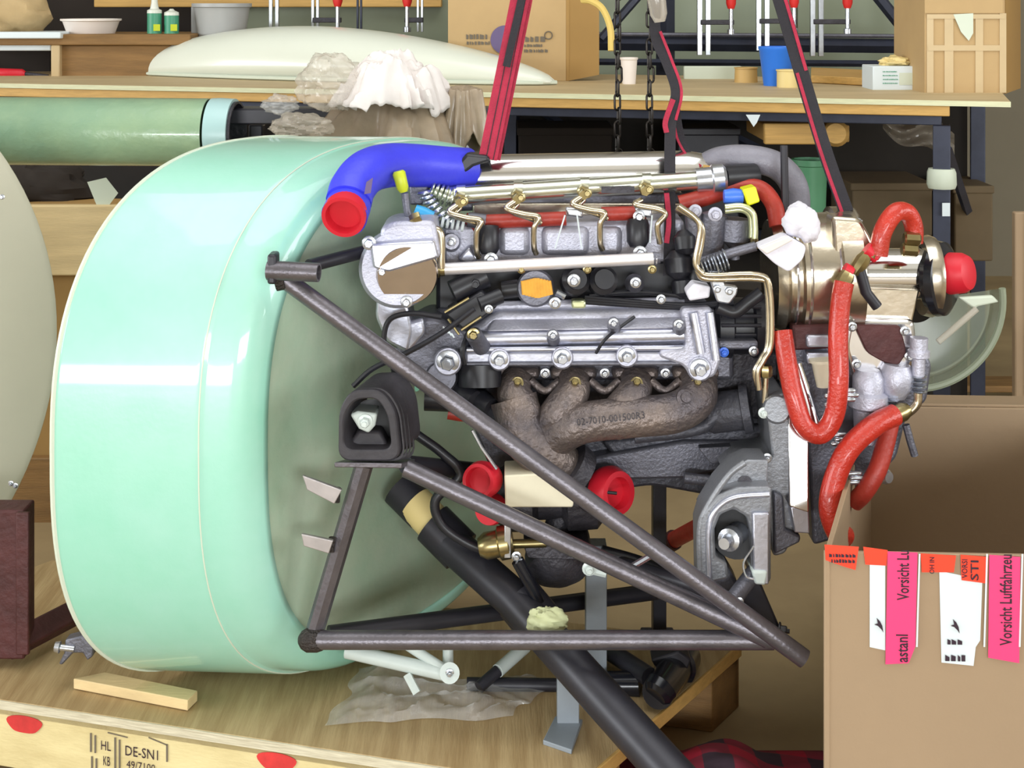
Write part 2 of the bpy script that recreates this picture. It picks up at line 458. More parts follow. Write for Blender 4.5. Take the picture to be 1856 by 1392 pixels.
# bar clamps hanging on the rack
def clamp(x, yb, d, w, label, red=None, dark=False):
    c = thing('bar_clamp', P(x, yb, d), label, 'clamp', 'bar clamps hanging behind the bench')
    m = 'bench_steel' if dark else 'clamp_steel'
    B('bar', x - w, -130, x - w * .25, yb, d, .012, m, c, .001)
    B('bar', x + w * .25, -130, x + w, yb, d, .012, m, c, .001)
    if red is not None:
        rx, ry = red
        B('sliding_arm', min(x, rx) - 5, ry + 22, max(x, rx) + 6, ry + 31, d - .012, .02, 'iron_dark', c, .002)
        L('handle', (rx, ry - 90, d - .01), (rx, ry + 2, d - .01), [(0, 8), (.15, 10), (.9, 9), (1, 6)], 'clamp_red', c, 12)
        L('screw', (rx, ry, d - .01), (rx, ry + 48, d - .01), [(0, 4), (.8, 4), (.82, 7), (1, 7)], 'zinc', c, 10)
clamp(1276, 100, 3.80, 12, 'double-rail bar clamp hanging second left of the blue cup', (1325, 14))
clamp(1383, 92, 3.80, 12, 'double-rail bar clamp whose lower end hangs just above the blue cup', (1439, 12))
clamp(1481, 102, 3.80, 12, 'double-rail bar clamp hanging nearest the rack diagonal brace', (1536, 13))
clamp(496, 52, 3.90, 9, 'leftmost thick steel bar clamp above the white fairing')
clamp(571, 52, 3.90, 7, 'slim bar clamp with red handle on its right, above the fairing crown', (612, 10))
clamp(651, 54, 3.90, 5, 'thin dark bar clamp right of the fairing crown', None, True)
clamp(761, 58, 3.90, 6, 'slim bar clamp beside the cardboard box with a red handle', (738, 10))

# ================================================================ things on the bench
def at_bench(x, y): return on_z(x, y, BZ).y
# white fairing
fr = thing('white_fairing', on_z(620, 150, BZ), 'long white glossy fairing lying dome up on the workbench', 'fairing')
fa, fb = on_z(212, 139, BZ), on_z(1012, 160, BZ)
def fairing(u, v):
    base = fa.lerp(fb, u)
    h = 0.122 * (math.sin(math.pi * min(1, u ** 0.86)) ** 0.62 if 0 < u < 1 else 0)
    if u > .5: h *= 1 - 0.10 * (u - .5)
    w = 0.17 * (math.sin(math.pi * u) ** 0.5 if 0 < u < 1 else 0)
    a = math.pi * v
    return base + Vector((0.0, 0.135, 0)) + Vector((0, -math.cos(a) * w * .75, math.sin(a) ** .8 * h + .004 + .006 * math.sin(math.pi * u)))
build('shell', MB().grid(fairing, 60, 16), 'canopy_white', fr, solid=.004)
fl = [fa.lerp(fb, i / 24) + Vector((0, .135 - .132 * (math.sin(math.pi * min(.999, max(.001, i / 24))) ** .5), .006)) for i in range(25)]
build('flange_edge', MB().tube(fl, .005, 6), 'rim_pale', fr)

def carton(name, x0, y0, x1, y1, d, depth, m, label, cat='box', side=None, top_open=False, yaw=0):
    c = thing(name, P((x0 + x1) / 2, y1, d), label, cat)
    B('body', x0, y0, x1, y1, d, depth, m, c, .003)
    return c
dbx = at_bench(900, 147)
cbx = thing('cardboard_box', P(900, 147, dbx), 'brown cardboard box with violet round logo on the bench behind the red strap', 'box')
B('front_panel', 812, -40, 1026, 147, dbx, .006, 'cardboard', cbx, .001)
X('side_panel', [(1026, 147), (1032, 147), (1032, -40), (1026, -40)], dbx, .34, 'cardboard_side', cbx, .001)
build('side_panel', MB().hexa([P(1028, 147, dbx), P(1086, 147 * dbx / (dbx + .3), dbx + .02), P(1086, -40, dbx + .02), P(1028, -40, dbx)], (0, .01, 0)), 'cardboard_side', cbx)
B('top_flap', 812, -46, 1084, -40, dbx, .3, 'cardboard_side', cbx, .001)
L('round_logo', (915, 72, dbx - .0005), (915, 72, dbx - .0025), [(0, 26), (1, 26)], 'ink_violet', cbx, 32)
lb = MB(); rng = random.Random(3)
for (x, y, w, h) in ((845, 62, 36, 9), (846, 75, 40, 6), (952, 66, 32, 10), (950, 80, 34, 5), (950, 89, 42, 6)):
    strokes(lb, P(x, y + h, dbx - .002), Vector((1, 0, 0)), Vector((0, 0, 1)), w * dbx / F, h * dbx / F, rng, 8)
build('faded_print', lb, 'ink_grey', cbx, kind='stuff')
build('round_mark', MB().tube([P(994 + 7 * math.cos(a), 64 + 7 * math.sin(a), dbx - .002) for a in [i * .45 for i in range(15)]], .0014, 5), 'ink_grey', cbx)

drb = at_bench(1740, 168)
rb = thing('cardboard_box', P(1750, 168, drb), 'tan taped cardboard box at the right end of the workbench', 'box')
B('front_panel', 1676, -40, 1822, 170, drb, .25, 'cardboard', rb, .002)
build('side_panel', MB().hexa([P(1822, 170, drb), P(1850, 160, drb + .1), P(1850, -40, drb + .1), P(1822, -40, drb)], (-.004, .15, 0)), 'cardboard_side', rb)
B('top_flap', 1676, -14, 1818, 24, drb - .004, .004, 'cardboard', rb, .0005)
for (x0, y0, x1, y1) in ((1680, 26, 1822, 34), (1680, 34, 1692, 168), (1712, 34, 1728, 168), (1768, 34, 1782, 168), (1812, 24, 1824, 168), (1682, 82, 1812, 92)):
    B('tape_strip', x0, y0, x1, y1, drb - (.0025 if y1 - y0 > 20 else .0035), .002, 'tape_tan', rb, 0)
X('torn_paper', [(1728, 26), (1764, 24), (1764, 60), (1756, 74), (1742, 58)], drb - .004, .001, 'rim_pale', rb, 0)

dwb = at_bench(1630, 163)
wb = thing('small_carton', P(1630, 163, dwb), 'small white carton with green print beside the taped box', 'box')
B('body', 1582, 120, 1675, 164, dwb, .10, 'stick_white', wb, .002)
B('print_block', 1630, 132, 1666, 154, dwb - .001, .0006, 'rim_pale', wb, 0)
lb = MB(); rng = random.Random(5)
for y in (128, 135, 142, 149): strokes(lb, P(1600, y + 3, dwb - .0016), Vector((1, 0, 0)), Vector((0, 0, 1)), 26 * dwb / F, 2.2 * dwb / F, rng, 8)
build('small_print', lb, 'cart_green', wb, kind='stuff')
o = build('crumpled_glove', blob(P(1625, 112, dwb + .05), .035, .03, .012, .5, 2.0, 30, 18, 2), 'cup_yellow', None)
tag(o, 'crumpled cream gloves on top of the small white carton', 'gloves')

def cup(name, x, y0, y1, r0, r1, m, label, band=None):
    d = at_bench(x, y1)
    c = thing(name, P(x, y1, d), label, 'cup')
    L('body', (x, y1, d), (x, y0, d), [(0, r0), (.9, r1), (.93, r1 + 1.5), (1, r1 + 1.5), (1, r1 - 2), (.9, r1 - 2), (.5, r1 * .6)], m, c, 24)
    if band: B('label_patch', x - r0 * .1, y1 - 28, x + r0 + 2, y1, d - r0 * d / F - .004, .003, band, c, .001)
cup('mixing_cup', 1140, 104, 152, 12, 15, 'cup_white', 'white plastic cup on the bench between the chains')
cup('mixing_cup', 1408, 84, 155, 24, 32, 'cup_blue', 'bright blue plastic cup on the bench left of the right strap')
cup('mixing_cup', 1352, 122, 149, 21, 20, 'cup_tan', 'low tan paper cup left of the blue cup')
cup('mixing_cup', 1428, 126, 158, 20, 20, 'cup_yellow', 'short pale yellow cup in front of the blue cup')
o = B('plank', 1240, 120, 1345, 150, at_bench(1290, 148) + .12, .02, 'rim_pale', None); tag(o, 'pale board propped upright on the bench behind the tan cup', 'board')
o = build('plank', MB().hexa([on_z(1470, 150, BZ + .001), on_z(1582, 156, BZ + .001), on_z(1590, 140, BZ + .001), on_z(1470, 134, BZ + .001)], (0, 0, .018)), 'bench_edge', None, .002)
tag(o, 'flat wooden board lying on the bench left of the small carton', 'board')
tw = cat([P(1056, 0, 3.3), P(1072, 2, 3.28), P(1092, 16, 3.27), (P(1106, 50, 3.26)), P(1108, 92, 3.25)], 6)
o = build('twine', MB().tube(tw, .008, 8), 'twine', None); tag(o, 'loop of yellow twine hanging over the cardboard box edge', 'twine')

# left end: pigeonhole shelf with supplies
ds = at_bench(150, 138)
sh = thing('pigeonhole_shelf', P(150, 142, ds), 'low wooden pigeonhole shelf on the left end of the bench', 'shelf')
B('top_board', -120, 62, 345, 82, ds, .30, 'wood_dark', sh)
B('divider', 92, 82, 108, 146, ds, .28, 'tape_tan', sh)
B('right_panel', 108, 82, 335, 141, ds + .02, .01, 'wood_dark', sh)
B('back_panel', -120, 82, 92, 140, ds + .25, .01, 'dark_cloth', sh)
o = B('paper_stack', -20, 58, 110, 70, ds - .02, .16, 'stick_white', None); tag(o, 'stack of loose white papers on top of the pigeonhole shelf', 'papers')
o = B('paper_stack', -20, 76, 92, 92, ds + .02, .16, 'stick_white', None); tag(o, 'white papers lying inside the open pigeonhole', 'papers')
o = build('paper_sack', blob(P(20, 20, ds + .1), .10, .08, .07, .22, 1.6, 40, 24, 4), 'paper_sack', None); tag(o, 'crumpled brown paper sack at the top left corner', 'sack')
bw = thing('white_bowl', P(165, 62, ds + .1), 'white plastic bowl on the pigeonhole shelf', 'bowl')
L('bowl_body', (165, 66, ds + .1), (165, 34, ds + .1), [(0, 38), (.15, 42), (.85, 50), (.9, 54), (1, 54), (1, 49), (.3, 38)], 'cup_white', bw, 32)
for i, (x, y0, y1, lab) in enumerate(((280, -34, 66, 'green sealant cartridge with a tall white nozzle'), (311, 16, 74, 'green sealant cartridge with a short stub nozzle'))):
    ct = thing('sealant_cartridge', P(x, y1, ds + .08), lab, 'cartridge', 'sealant cartridges on the shelf')
    top = 24 if i == 0 else 28
    L('tube_body', (x, y1, ds + .08), (x, top, ds + .08), [(0, 13), (1, 13)], 'cart_green', ct, 20)
    L('cap', (x, top, ds + .08), (x, top - 8, ds + .08), [(0, 13.4), (.7, 13), (1, 8)], 'cart_white', ct, 20)
    L('nozzle', (x, top - 8, ds + .08), (x, y0, ds + .08), [(0, 8), (.2, 6), (1, 3)], 'cart_white', ct, 14)
    B('label_mark', x - 2, 44, x + 10, 56, ds + .08 - .02, .002, 'lime_cap', ct, 0)
bn = thing('grey_bin', P(400, 80, 3.9), 'pale grey plastic bin behind the left tip of the fairing', 'bin')
L('bin_body', (402, 86, 3.9), (402, 6, 3.9), [(0, 40), (.9, 50), (.92, 54), (1, 54)], 'bin_grey', bn, 28)
X('bin_side', [(346, 80), (372, 80), (372, 12), (346, 12)], 3.92, .05, 'bin_grey', bn)
hp = thing('screwdriver', P(40, 136, ds + .03), 'screwdriver with a red handle inside the pigeonhole', 'tool')
L('handle', (-10, 132, ds + .03), (46, 134, ds + .03), [(0, 7), (.1, 9), (.9, 9), (1, 5)], 'red_cap', hp, 12)
L('shank', (46, 134, ds + .03), (88, 138, ds + .03), [(0, 4), (1, 3)], 'iron_dark', hp, 10)

# ================================================================ under the bench
def under(x, y, z=0.418): return on_z(x, y, z).y
o = thing('wooden_tray', P(1460, 262, 3.05), 'orange-brown wooden drawer hanging below the bench front', 'drawer')
B('front_panel', 1386, 224, 1480, 262, 2.99, .02, 'bench_edge', o); B('body', 1388, 227, 1540, 258, 3.01, .25, 'cardboard_side', o)
L('rounded_end', (1515, 242, 2.98), (1515, 242, 3.06), [(0, 18), (.2, 24), (1, 24)], 'bench_edge', o, 20)
bk = thing('green_bucket', P(1470, 500, 3.13), 'green plastic bucket under the bench behind the grey hose', 'bucket')
L('bucket_body', (1468, 499, 3.13), (1468, 288, 3.13), [(0, 24), (.94, 31), (.95, 34), (1, 34), (1, 29), (.4, 22)], 'bucket_green', bk, 28)
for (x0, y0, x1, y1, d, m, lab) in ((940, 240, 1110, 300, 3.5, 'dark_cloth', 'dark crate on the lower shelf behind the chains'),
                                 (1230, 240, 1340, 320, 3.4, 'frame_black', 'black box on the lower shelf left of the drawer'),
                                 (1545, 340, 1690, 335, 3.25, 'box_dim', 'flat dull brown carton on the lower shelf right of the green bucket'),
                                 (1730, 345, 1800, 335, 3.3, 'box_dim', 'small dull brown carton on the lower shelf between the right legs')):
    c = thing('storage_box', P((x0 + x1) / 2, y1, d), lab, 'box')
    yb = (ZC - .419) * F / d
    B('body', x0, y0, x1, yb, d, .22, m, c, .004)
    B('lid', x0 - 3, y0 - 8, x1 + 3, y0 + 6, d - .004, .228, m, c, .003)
# plastic film draped behind the right leg
def drape(u, v):
    x = 1600 + 130 * u; y = 205 + 30 * u + 70 * v * (0.4 + u * .6) + 12 * math.sin(u * 7)
    return P(x, y, 3.05 + .03 * math.sin(v * 9 + u * 5))
o = build('plastic_film', MB().grid(drape, 24, 14), 'plastic_haze', None, outward=False); tag(o, 'crumpled plastic film hanging behind the right bench leg', 'plastic film')
o = B('floor_board', 1560, 700, 1960, 712, 3.6, .1, 'wood_dark', None); tag(o, 'low wooden board on the floor beneath the right bench end', 'board')
c = thing('storage_box', P(1860, 740, 2.75), 'flattened tan carton standing right of the bench at the picture edge', 'box')
B('body', 1840, 385, 1960, 964, 2.75, .02, 'cardboard_grey', c, .003); B('tape_strip', 1858, 384, 1872, 964, 2.747, .002, 'tape_tan', c, 0)
# boards and crate at the far left
cr = thing('plywood_crate', P(150, 940, 2.82), 'pale plywood crate behind the green fuselage shell', 'crate')
B('front_board', -80, 372, 330, 500, 2.80, .02, 'wood_light', cr); B('body', -70, 380, 320, 948, 2.82, .16, 'cardboard_side', cr)
B('lower_board', -80, 830, 330, 950, 2.80, .02, 'wood_dark', cr)
o = build('rag_heap', blob(P(60, 345, 3.0), .12, .08, .06, .25, 2.0, 40, 20, 9), 'dark_cloth', None); tag(o, 'dark rags heaped on top of the plywood crate', 'rags')
o = X('paper_label', [(158, 330), (192, 322), (214, 350), (196, 374), (176, 374)], 2.81, .001, 'rim_pale', None, 0)
tag(o, 'torn paper label standing on the crate beside the shell rim', 'label')
# ================================================================ plywood pallet
PZ = 0.092
def PZP(x, y): return on_z(x, y, PZ)
pA, pB, pC = PZP(-420, 1204), PZP(1041, 1426), PZP(1340, 1165)
pD = pC + (pA - pB) * 0.98
pal = thing('plywood_pallet', Vector(((pA.x + pC.x) / 2, (pA.y + pC.y) / 2, 0)), 'large plywood pallet under the shell and engine with red paint dots', 'pallet')
build('deck', MB().hexa([pA, pB, pC, pD], (0, 0, -0.020)), 'ply_top', pal, .001)
pu = (pB - pA).normalized(); pn = Vector((pu.y, -pu.x, 0))
def front(x, y, out=0.0):       # a point on the front board seen at a pixel
    # plane through pA with normal pn
    rd = Vector(((x - 928) / F, 1, -y / F)); c = Vector((0, 0, ZC))
    t = (pA - c).dot(pn) / rd.dot(pn)
    return c + rd * t + pn * out
dz = Vector((0, 0, 1))
build('front_board', MB().hexa([pA - dz * .003, pB - dz * .003, pB - dz * .088, pA - dz * .088], -pn * .022), 'ply_front', pal, .001)
build('worn_edge', MB().hexa([pA + pn * .002 - dz * .0006, pB + pn * .002 - dz * .0006, pB + pn * .002 - dz * .012, pA + pn * .002 - dz * .012], -pn * .003), 'ply_edge', pal)
ru = (pC - pB).normalized(); rn = Vector((ru.y, -ru.x, 0))
for k in (0.02, 0.93):
    q = pB + (pC - pB) * k
    build('block', MB().hexa([q - dz * .02, q + ru * .10 * (1 if k < .5 else .28) - dz * .02, q + ru * .10 * (1 if k < .5 else .28) - dz * PZ, q - dz * PZ], -rn * .10), 'wood_dark', pal, .002)
q = PZP(1240, 1250)
build('bearer', MB().hexa([pC - dz * .02, pC - dz * PZ, pD - dz * PZ, pD - dz * .02], (ru * -.09)), 'wood_dark', pal, .002)
build('edge_strip', MB().hexa([pB, pC, pC - dz * .018, pB - dz * .018], rn * .004), 'bench_edge', pal, .001)
for (x, y) in ((45, 1312), (502, 1380)):
    c = front(x, y, .001); mb = MB()
    pts = [c + pu * (.026 * math.cos(a) * (1 + .12 * math.sin(3 * a))) + dz * (.0125 * math.sin(a) * (1 + .1 * math.cos(2 * a))) for a in [i * math.pi / 12 for i in range(24)]]
    build('red_dot', mb.hexa(pts, pn * .0006), 'red_paint', pal)
def fr_text(s, x, y, h, w): text(s, 'ink', pal, front(x, y, .0012), pu, dz, h * 1.85 / F * 1.35, w * 1.85 / F)
fr_text('HL', 184, 1358, 18, 20); fr_text('DE-SN1', 228, 1368, 19, 66); fr_text('KB', 188, 1386, 18, 14); fr_text('49/7100', 230, 1391, 15, 58)
fm = MB()
for (x0, y0, x1, y1) in ((164, 1328, 167, 1362), (172, 1332, 175, 1364), (208, 1336, 211, 1392), (216, 1340, 219, 1392), (166, 1370, 169, 1392), (174, 1374, 177, 1392), (302, 1348, 305, 1380)):
    fm.hexa([front(x0, y1, .001), front(x1, y1, .001), front(x1, y0, .001), front(x0, y0, .001)], pn * .0004)
for (x0, y0, x1, y1) in ((196, 1326, 232, 1335), (270, 1335, 304, 1349)):
    fm.hexa([front(x0, y0 + 2, .001), front(x1, y1 + 2, .001), front(x1, y1, .001), front(x0, y0, .001)], pn * .0004)
build('stamp_frame', fm, 'ink_grey', pal, kind='stuff')

o = build('wood_strip', MB().hexa([PZP(133, 1250) + dz * .001, PZP(340, 1290) + dz * .001, PZP(358, 1272) + dz * .001, PZP(190, 1238) + dz * .001], (0, 0, .014)), 'wood_light', None, .001)
tag(o, 'thin wooden strip lying on the pallet below the green shell', 'strip')
cs = thing('caster_clamp', PZP(140, 1200), 'small metal toggle clamp on the pallet beside the red-brown post', 'clamp')
L('spindle', (100, 1172, 1.93), (135, 1176, 1.93), [(0, 9), (.25, 11), (.3, 6), (1, 6)], 'zinc', cs, 12)
X('bracket', [(118, 1160), (150, 1152), (170, 1166), (168, 1190), (158, 1198), (150, 1184), (132, 1184), (112, 1206), (106, 1204), (116, 1184)], 1.93, .02, 'alu_dark', cs, .002)

# round panel on its red-brown stand at the left edge
rp = thing('round_panel', P(-552, 640, 2.05), 'large off-white round panel with screws cut by the left picture edge', 'panel')
L('disc', (-552, 640, 2.05), (-552, 640, 2.085), [(0, 622), (.15, 634), (.4, 637), (1, 637)], 'panel_white', rp, 120)
for (x, y) in ((28, 880), (20, 876), (4, 357), (-40, 770)): bolt(x, y, 2.05, 5, 'zinc', rp, name='screw')
st = thing('steel_stand', PZP(10, 1180), 'red-brown steel stand under the round panel at the left edge', 'stand')
B('post', -60, 925, 44, 1196, 1.985, .045, 'maroon_steel', st, .003)
B('angle', 28, 930, 52, 1188, 1.975, .008, 'maroon_steel', st, .002)
build('foot_bar', MB().tube([P(20, 1170, 2.0), P(190, 1082, 2.16)], .022, 4), 'maroon_steel', st, .003)

# ================================================================ green fuselage shell
AL = R(32); su = Vector((0.998, -0.06, 0)); sv = Vector((math.sin(AL), math.cos(AL), 0))
SN = Vector((-0.3270, 1.772, 0)); SA, SBU, SBL, SZ = 0.36, 0.357, 0.365, 0.46
def cs_pt(phi, u, shrink=0.0):
    c, s = math.cos(phi), math.sin(phi)
    e = 2 / (2.5 if s > 0 else 2.75)
    v = SA - (SA - shrink) * math.copysign(abs(c) ** e, c)
    z = SZ + ((SBU if s > 0 else SBL) - shrink) * math.copysign(abs(s) ** e, s)
    return SN + su * u + sv * v + Vector((0, 0, z))
shell = thing('fuselage_shell', SN + sv * SA + su * -.12 + Vector((0, 0, .095)), 'mint green fibreglass fuselage shell section standing on the pallet', 'fuselage shell')
prof = [(-.245, 0), (-.24, 0), (-.20, 0), (-.14, 0), (-.068, 0), (-.062, .0005), (-.059, .0030), (-.056, .0036), (-.045, .0042), (-.030, .0046), (-.021, .0062), (-.012, .0105), (-.005, .018), (-.001, .028), (0, .036)]
ns = 120
def skinf(i, j):
    u, s = prof[min(len(prof) - 1, int(round(j * (len(prof) - 1))))]
    return cs_pt(2 * math.pi * i, u, s)
build('skin', MB().grid(skinf, ns, len(prof) - 1, wrap_u=True), 'skin_green', shell, solid=.003, angle=60)
def wall(i, j):
    k = [1, .85, .6, .35, .12, .02][int(round(j * 5))]
    p = cs_pt(2 * math.pi * i, -.001, .036)
    c = SN + sv * SA + su * -.001 + Vector((0, 0, SZ))
    return c + (p - c) * k
build('firewall', MB().grid(wall, ns, 5, wrap_u=True), 'firewall_green', shell, outward=False)
build('rim', MB().tube([cs_pt(2 * math.pi * i / ns, -.246, 0) for i in range(ns + 1)], .0035, 6, False), 'rim_pale', shell)
build('joint_line', MB().tube([cs_pt(2 * math.pi * i / ns, -.061, -.0002) for i in range(ns + 1)], .0012, 5, False), 'rim_pale', shell)
# green boom tube behind
bo = thing('tail_boom', P(200, 300, 2.62), 'green fibreglass tube wrapped in film with a dark open end', 'tube')
L('tube_body', (-160, 236, 2.62), (420, 240, 2.58), [(0, 62), (.93, 61), (.93, 59), (.5, 57)], 'boom_green', bo, 40)
L('end_band', (385, 240, 2.583), (426, 240, 2.579), [(0, 62), (.4, 62.5), (1, 61), (1, 55), (.2, 55)], 'boom_band', bo, 40)
L('liner', (386, 240, 2.583), (432, 240, 2.578), [(0, 54), (1, 56), (1, 52), (0, 50)], 'iron_dark', bo, 40)
tr = thing('beam_added_legs', P(640, 900, 2.62), 'dark steel beam on added unseen legs carrying the plastic-wrapped heap', 'added_trestle')
B('beam', 405, 197, 900, 226, 2.585, .07, 'frame_black', tr)  # visible dark bar, lengthened under the heap to carry it
B('leg', 700, 226, 726, 1002, 2.6, .03, 'frame_black', tr); B('leg', 850, 226, 872, 1002, 2.6, .03, 'frame_black', tr)  # added legs, unseen behind shell and engine, only there for support
B('leg', 450, 226, 476, 1002, 2.66, .03, 'frame_black', tr)  # one more added leg near the left end of the bar

# heap of rags and film on the beam with its added legs
ztop = ZC - 197 * 2.62 / F
o = build('brown_wrapping', drape_mb(P(730, 205, 2.60), .155, .10, .03, .075, 11, 1), 'brown_wrap', None, outward=False, solid=.002); tag(o, 'brown wrapping bundled over the steel beam behind the shell', 'wrapping')
o = build('brown_wrapping', drape_mb(P(842, 172, 2.56), .046, .06, .012, .10, 8, 5), 'brown_wrap', None, outward=False, solid=.002); tag(o, 'wrinkled brown wrapping hanging at the right end of the heap', 'wrapping')
o = build('white_rag', drape_mb(P(716, 172, 2.55), .092, .07, .060, .022, 9, 12), 'rag_white', None, outward=False, solid=.002); tag(o, 'crumpled white rag on top of the brown wrapping', 'rag')
o = build('plastic_bag', blob(P(600, 150, 2.55), .056, .06, .05, .25, 2.0, 60, 36, 3), 'plastic_haze', None); tag(o, 'clear crumpled plastic bag left of the white rag', 'plastic bag')
o = build('plastic_bag', blob(P(545, 230, 2.50), .05, .05, .022, .3, 2.0, 50, 30, 8), 'plastic_haze', None); tag(o, 'flat clear film bundle hanging on the beam above the shell', 'plastic bag')
o = build('plastic_bag', blob(P(508, 190, 2.55), .03, .04, .016, .4, 2.2, 50, 30, 6), 'plastic_clear', None); tag(o, 'small clear film scrap beside the boom opening', 'plastic bag')

# ================================================================ engine mount frame
fm = thing('engine_mount_frame', P(900, 1180, 1.80), 'grey welded tube engine mount frame between the shell and the engine', 'mount frame')
T('long_tube', [(497, 492, 1.775), (1458, 1194, 1.72)], 17, 'frame_steel', fm, sm=False, seg=20)
T('middle_tube', [(735, 848, 1.80), (1392, 1158, 1.73)], 17, 'frame_steel', fm, sm=False, seg=20)
T('bottom_tube', [(566, 1160, 1.80), (1402, 1160, 1.735)], 17, 'frame_steel', fm, sm=False, seg=20)
T('upright_tube', [(660, 842, 1.81), (566, 1160, 1.81)], 17, 'frame_steel', fm, sm=False, seg=8)
L('boss', (486, 490, 1.765), (578, 494, 1.755), [(0, 18), (1, 17), (1, 13), (.2, 12)], 'frame_steel', fm, 24)
T('back_tube', [(560, 482, 1.79), (700, 446, 1.90)], 12, 'frame_black', fm, sm=False)
B('mount_plate', 484, 462, 500, 516, 1.755, .03, 'frame_black', fm)
L('weld_node', (542, 1160, 1.805), (590, 1160, 1.80), [(0, 8), (.12, 16), (.3, 21), (.7, 21), (.9, 18), (1, 12)], 'weld', fm, 16)
T('weld_bead', [(500, 508), (516, 505)], 20, 'weld', fm, 1.772, False)
for (pts, w) in (([(548, 862), (556, 888), (606, 914), (620, 888)], 0), ([(546, 968), (550, 990), (596, 1004), (604, 980)], 0)):
    t_ = X('tab', pts, 1.79, .006, 'tab_steel', fm, .001)
    T('weld_bead', [(pts[2][0] + 6, pts[2][1] - 30), (pts[2][0] + 4, pts[2][1] - 4)], 6, 'weld', t_, 1.80, False)
T('far_bottom_tube', [(596, 1150, 1.86), (1190, 1072, 2.05)], 15, 'frame_black', fm, sm=False)
T('far_cross_tube', [(735, 842, 1.85), (905, 858, 2.0)], 16, 'frame_black', fm, sm=False)
T('far_long_tube', [(1010, 985, 2.0), (1330, 1085, 1.8)], 13, 'frame_black', fm, sm=False)
T('strut', [(1316, 1104, 1.745), (1372, 1030, 1.80)], 15, 'alu_dark', fm, sm=False)
X('gusset', [(1322, 1100), (1352, 1034), (1372, 1040), (1416, 1142), (1392, 1150)], 1.79, .006, 'frame_black', fm)
bolt(1412, 1142, 1.785, 14, 'rubber_dark', fm, (1, -.3, 0)); bolt(1340, 1090, 1.735, 8, 'zinc', fm); bolt(1304, 1078, 1.735, 8, 'zinc', fm)
# rubber mount
rm = thing('rubber_mount', P(665, 838, 1.78), 'black D-shaped rubber engine mount with a white bolt', 'rubber mount')
outer = rpoly([(612, 836), (614, 742), (634, 708), (690, 706), (716, 745), (726, 836)], 26, 6)
inner = rpoly([(622, 816), (622, 754), (642, 724), (684, 722), (702, 752), (710, 816)], 20, 6)
def ring_mesh(o_, i_, d, depth, shx=0, shy=0):
    mb = MB(); n = len(o_)
    f0 = PP(o_, d); i0 = PP(i_, d); f1 = [p + Vector((shx, depth, shy)) for p in f0]; i1 = [p + Vector((shx, depth, shy)) for p in i0]
    vs = f0 + i0 + f1 + i1; fs = []
    for k in range(n):
        j = (k + 1) % n
        fs += [(k, j, n + j, n + k), (2 * n + j, 2 * n + k, 3 * n + k, 3 * n + j), (j, k, 2 * n + k, 2 * n + j), (n + k, n + j, 3 * n + j, 3 * n + k)]
    return mb.add(vs, fs)
build('housing', ring_mesh(outer, inner, 1.755, .07, .022, .004), 'rubber', rm, .002)
for k in range(4):
    o2 = [(668 + (x - 668) * 1.03 + 6 * k + 8, 776 + (y - 776) * 1.03 - 2 - k) for x, y in outer]
    i2 = [(668 + (x - 668) * .97 + 6 * k + 8, 776 + (y - 776) * .97 - 2 - k) for x, y in outer]
    build('rib', ring_mesh(o2, i2, 1.762 + k * .013, .005), 'rubber', rm)
build('cavity', MB().hexa(PP([(x + 14, y) for x, y in inner], 1.80), (.02, .004, 0)), 'rubber_dark', rm)
X('web', [(626, 812), (650, 780), (690, 782), (706, 812)], 1.775, .03, 'rubber', rm, .004)
cu_ = X('bolt_boss', [(634, 752), (648, 746), (684, 750), (680, 772), (668, 786), (650, 778)], 1.765, .04, 'white_paint', rm, .003)
bolt(662, 764, 1.765, 14, 'white_paint', rm)
build('base_plate', MB().hexa([P(606, 838, 1.75), P(728, 840, 1.75), P(752, 832, 1.85), P(640, 828, 1.85)], (0, 0, -.006)), 'frame_steel', rm, .001)

# thick black gear leg
gl = thing('gear_leg', P(1450, 1560, 1.5), 'thick black landing gear leg running diagonally down to the right', 'gear leg')
T('leg_tube', [(795, 965, 1.96), (930, 1085, 1.88), (1060, 1230, 1.785), (1250, 1440, 1.63), (1440, 1640, 1.52)], 37, 'frame_black', gl, sm=False, seg=24)
T('upper_stub', [(722, 884, 2.0), (768, 930, 1.98)], 34, 'frame_black', gl, sm=False)
T('tape_band', [(752, 912, 1.985), (812, 976, 1.955)], 33, 'cup_yellow', gl, sm=False, seg=20)
T('end_sleeve', [(784, 948, 1.965), (836, 1000, 1.945)], 39, 'frame_black', gl, sm=False, seg=20)
L('clamp_ring', (940, 1085, 1.885), (985, 1140, 1.86), [(0, 44), (1, 44)], 'frame_black', gl, 24)
o_ = build('masking_tape', blob(P(992, 1126, 1.80), .024, .016, .016, .3, 1.8, 44, 28, 4), 'tape_pale', gl)
T('brake_hose', [(690, 700), (735, 770), (800, 820), (835, 860), (790, 905), (800, 950), (842, 982), (880, 998)], 9, 'black_plastic', gl, 1.90, True, 10)

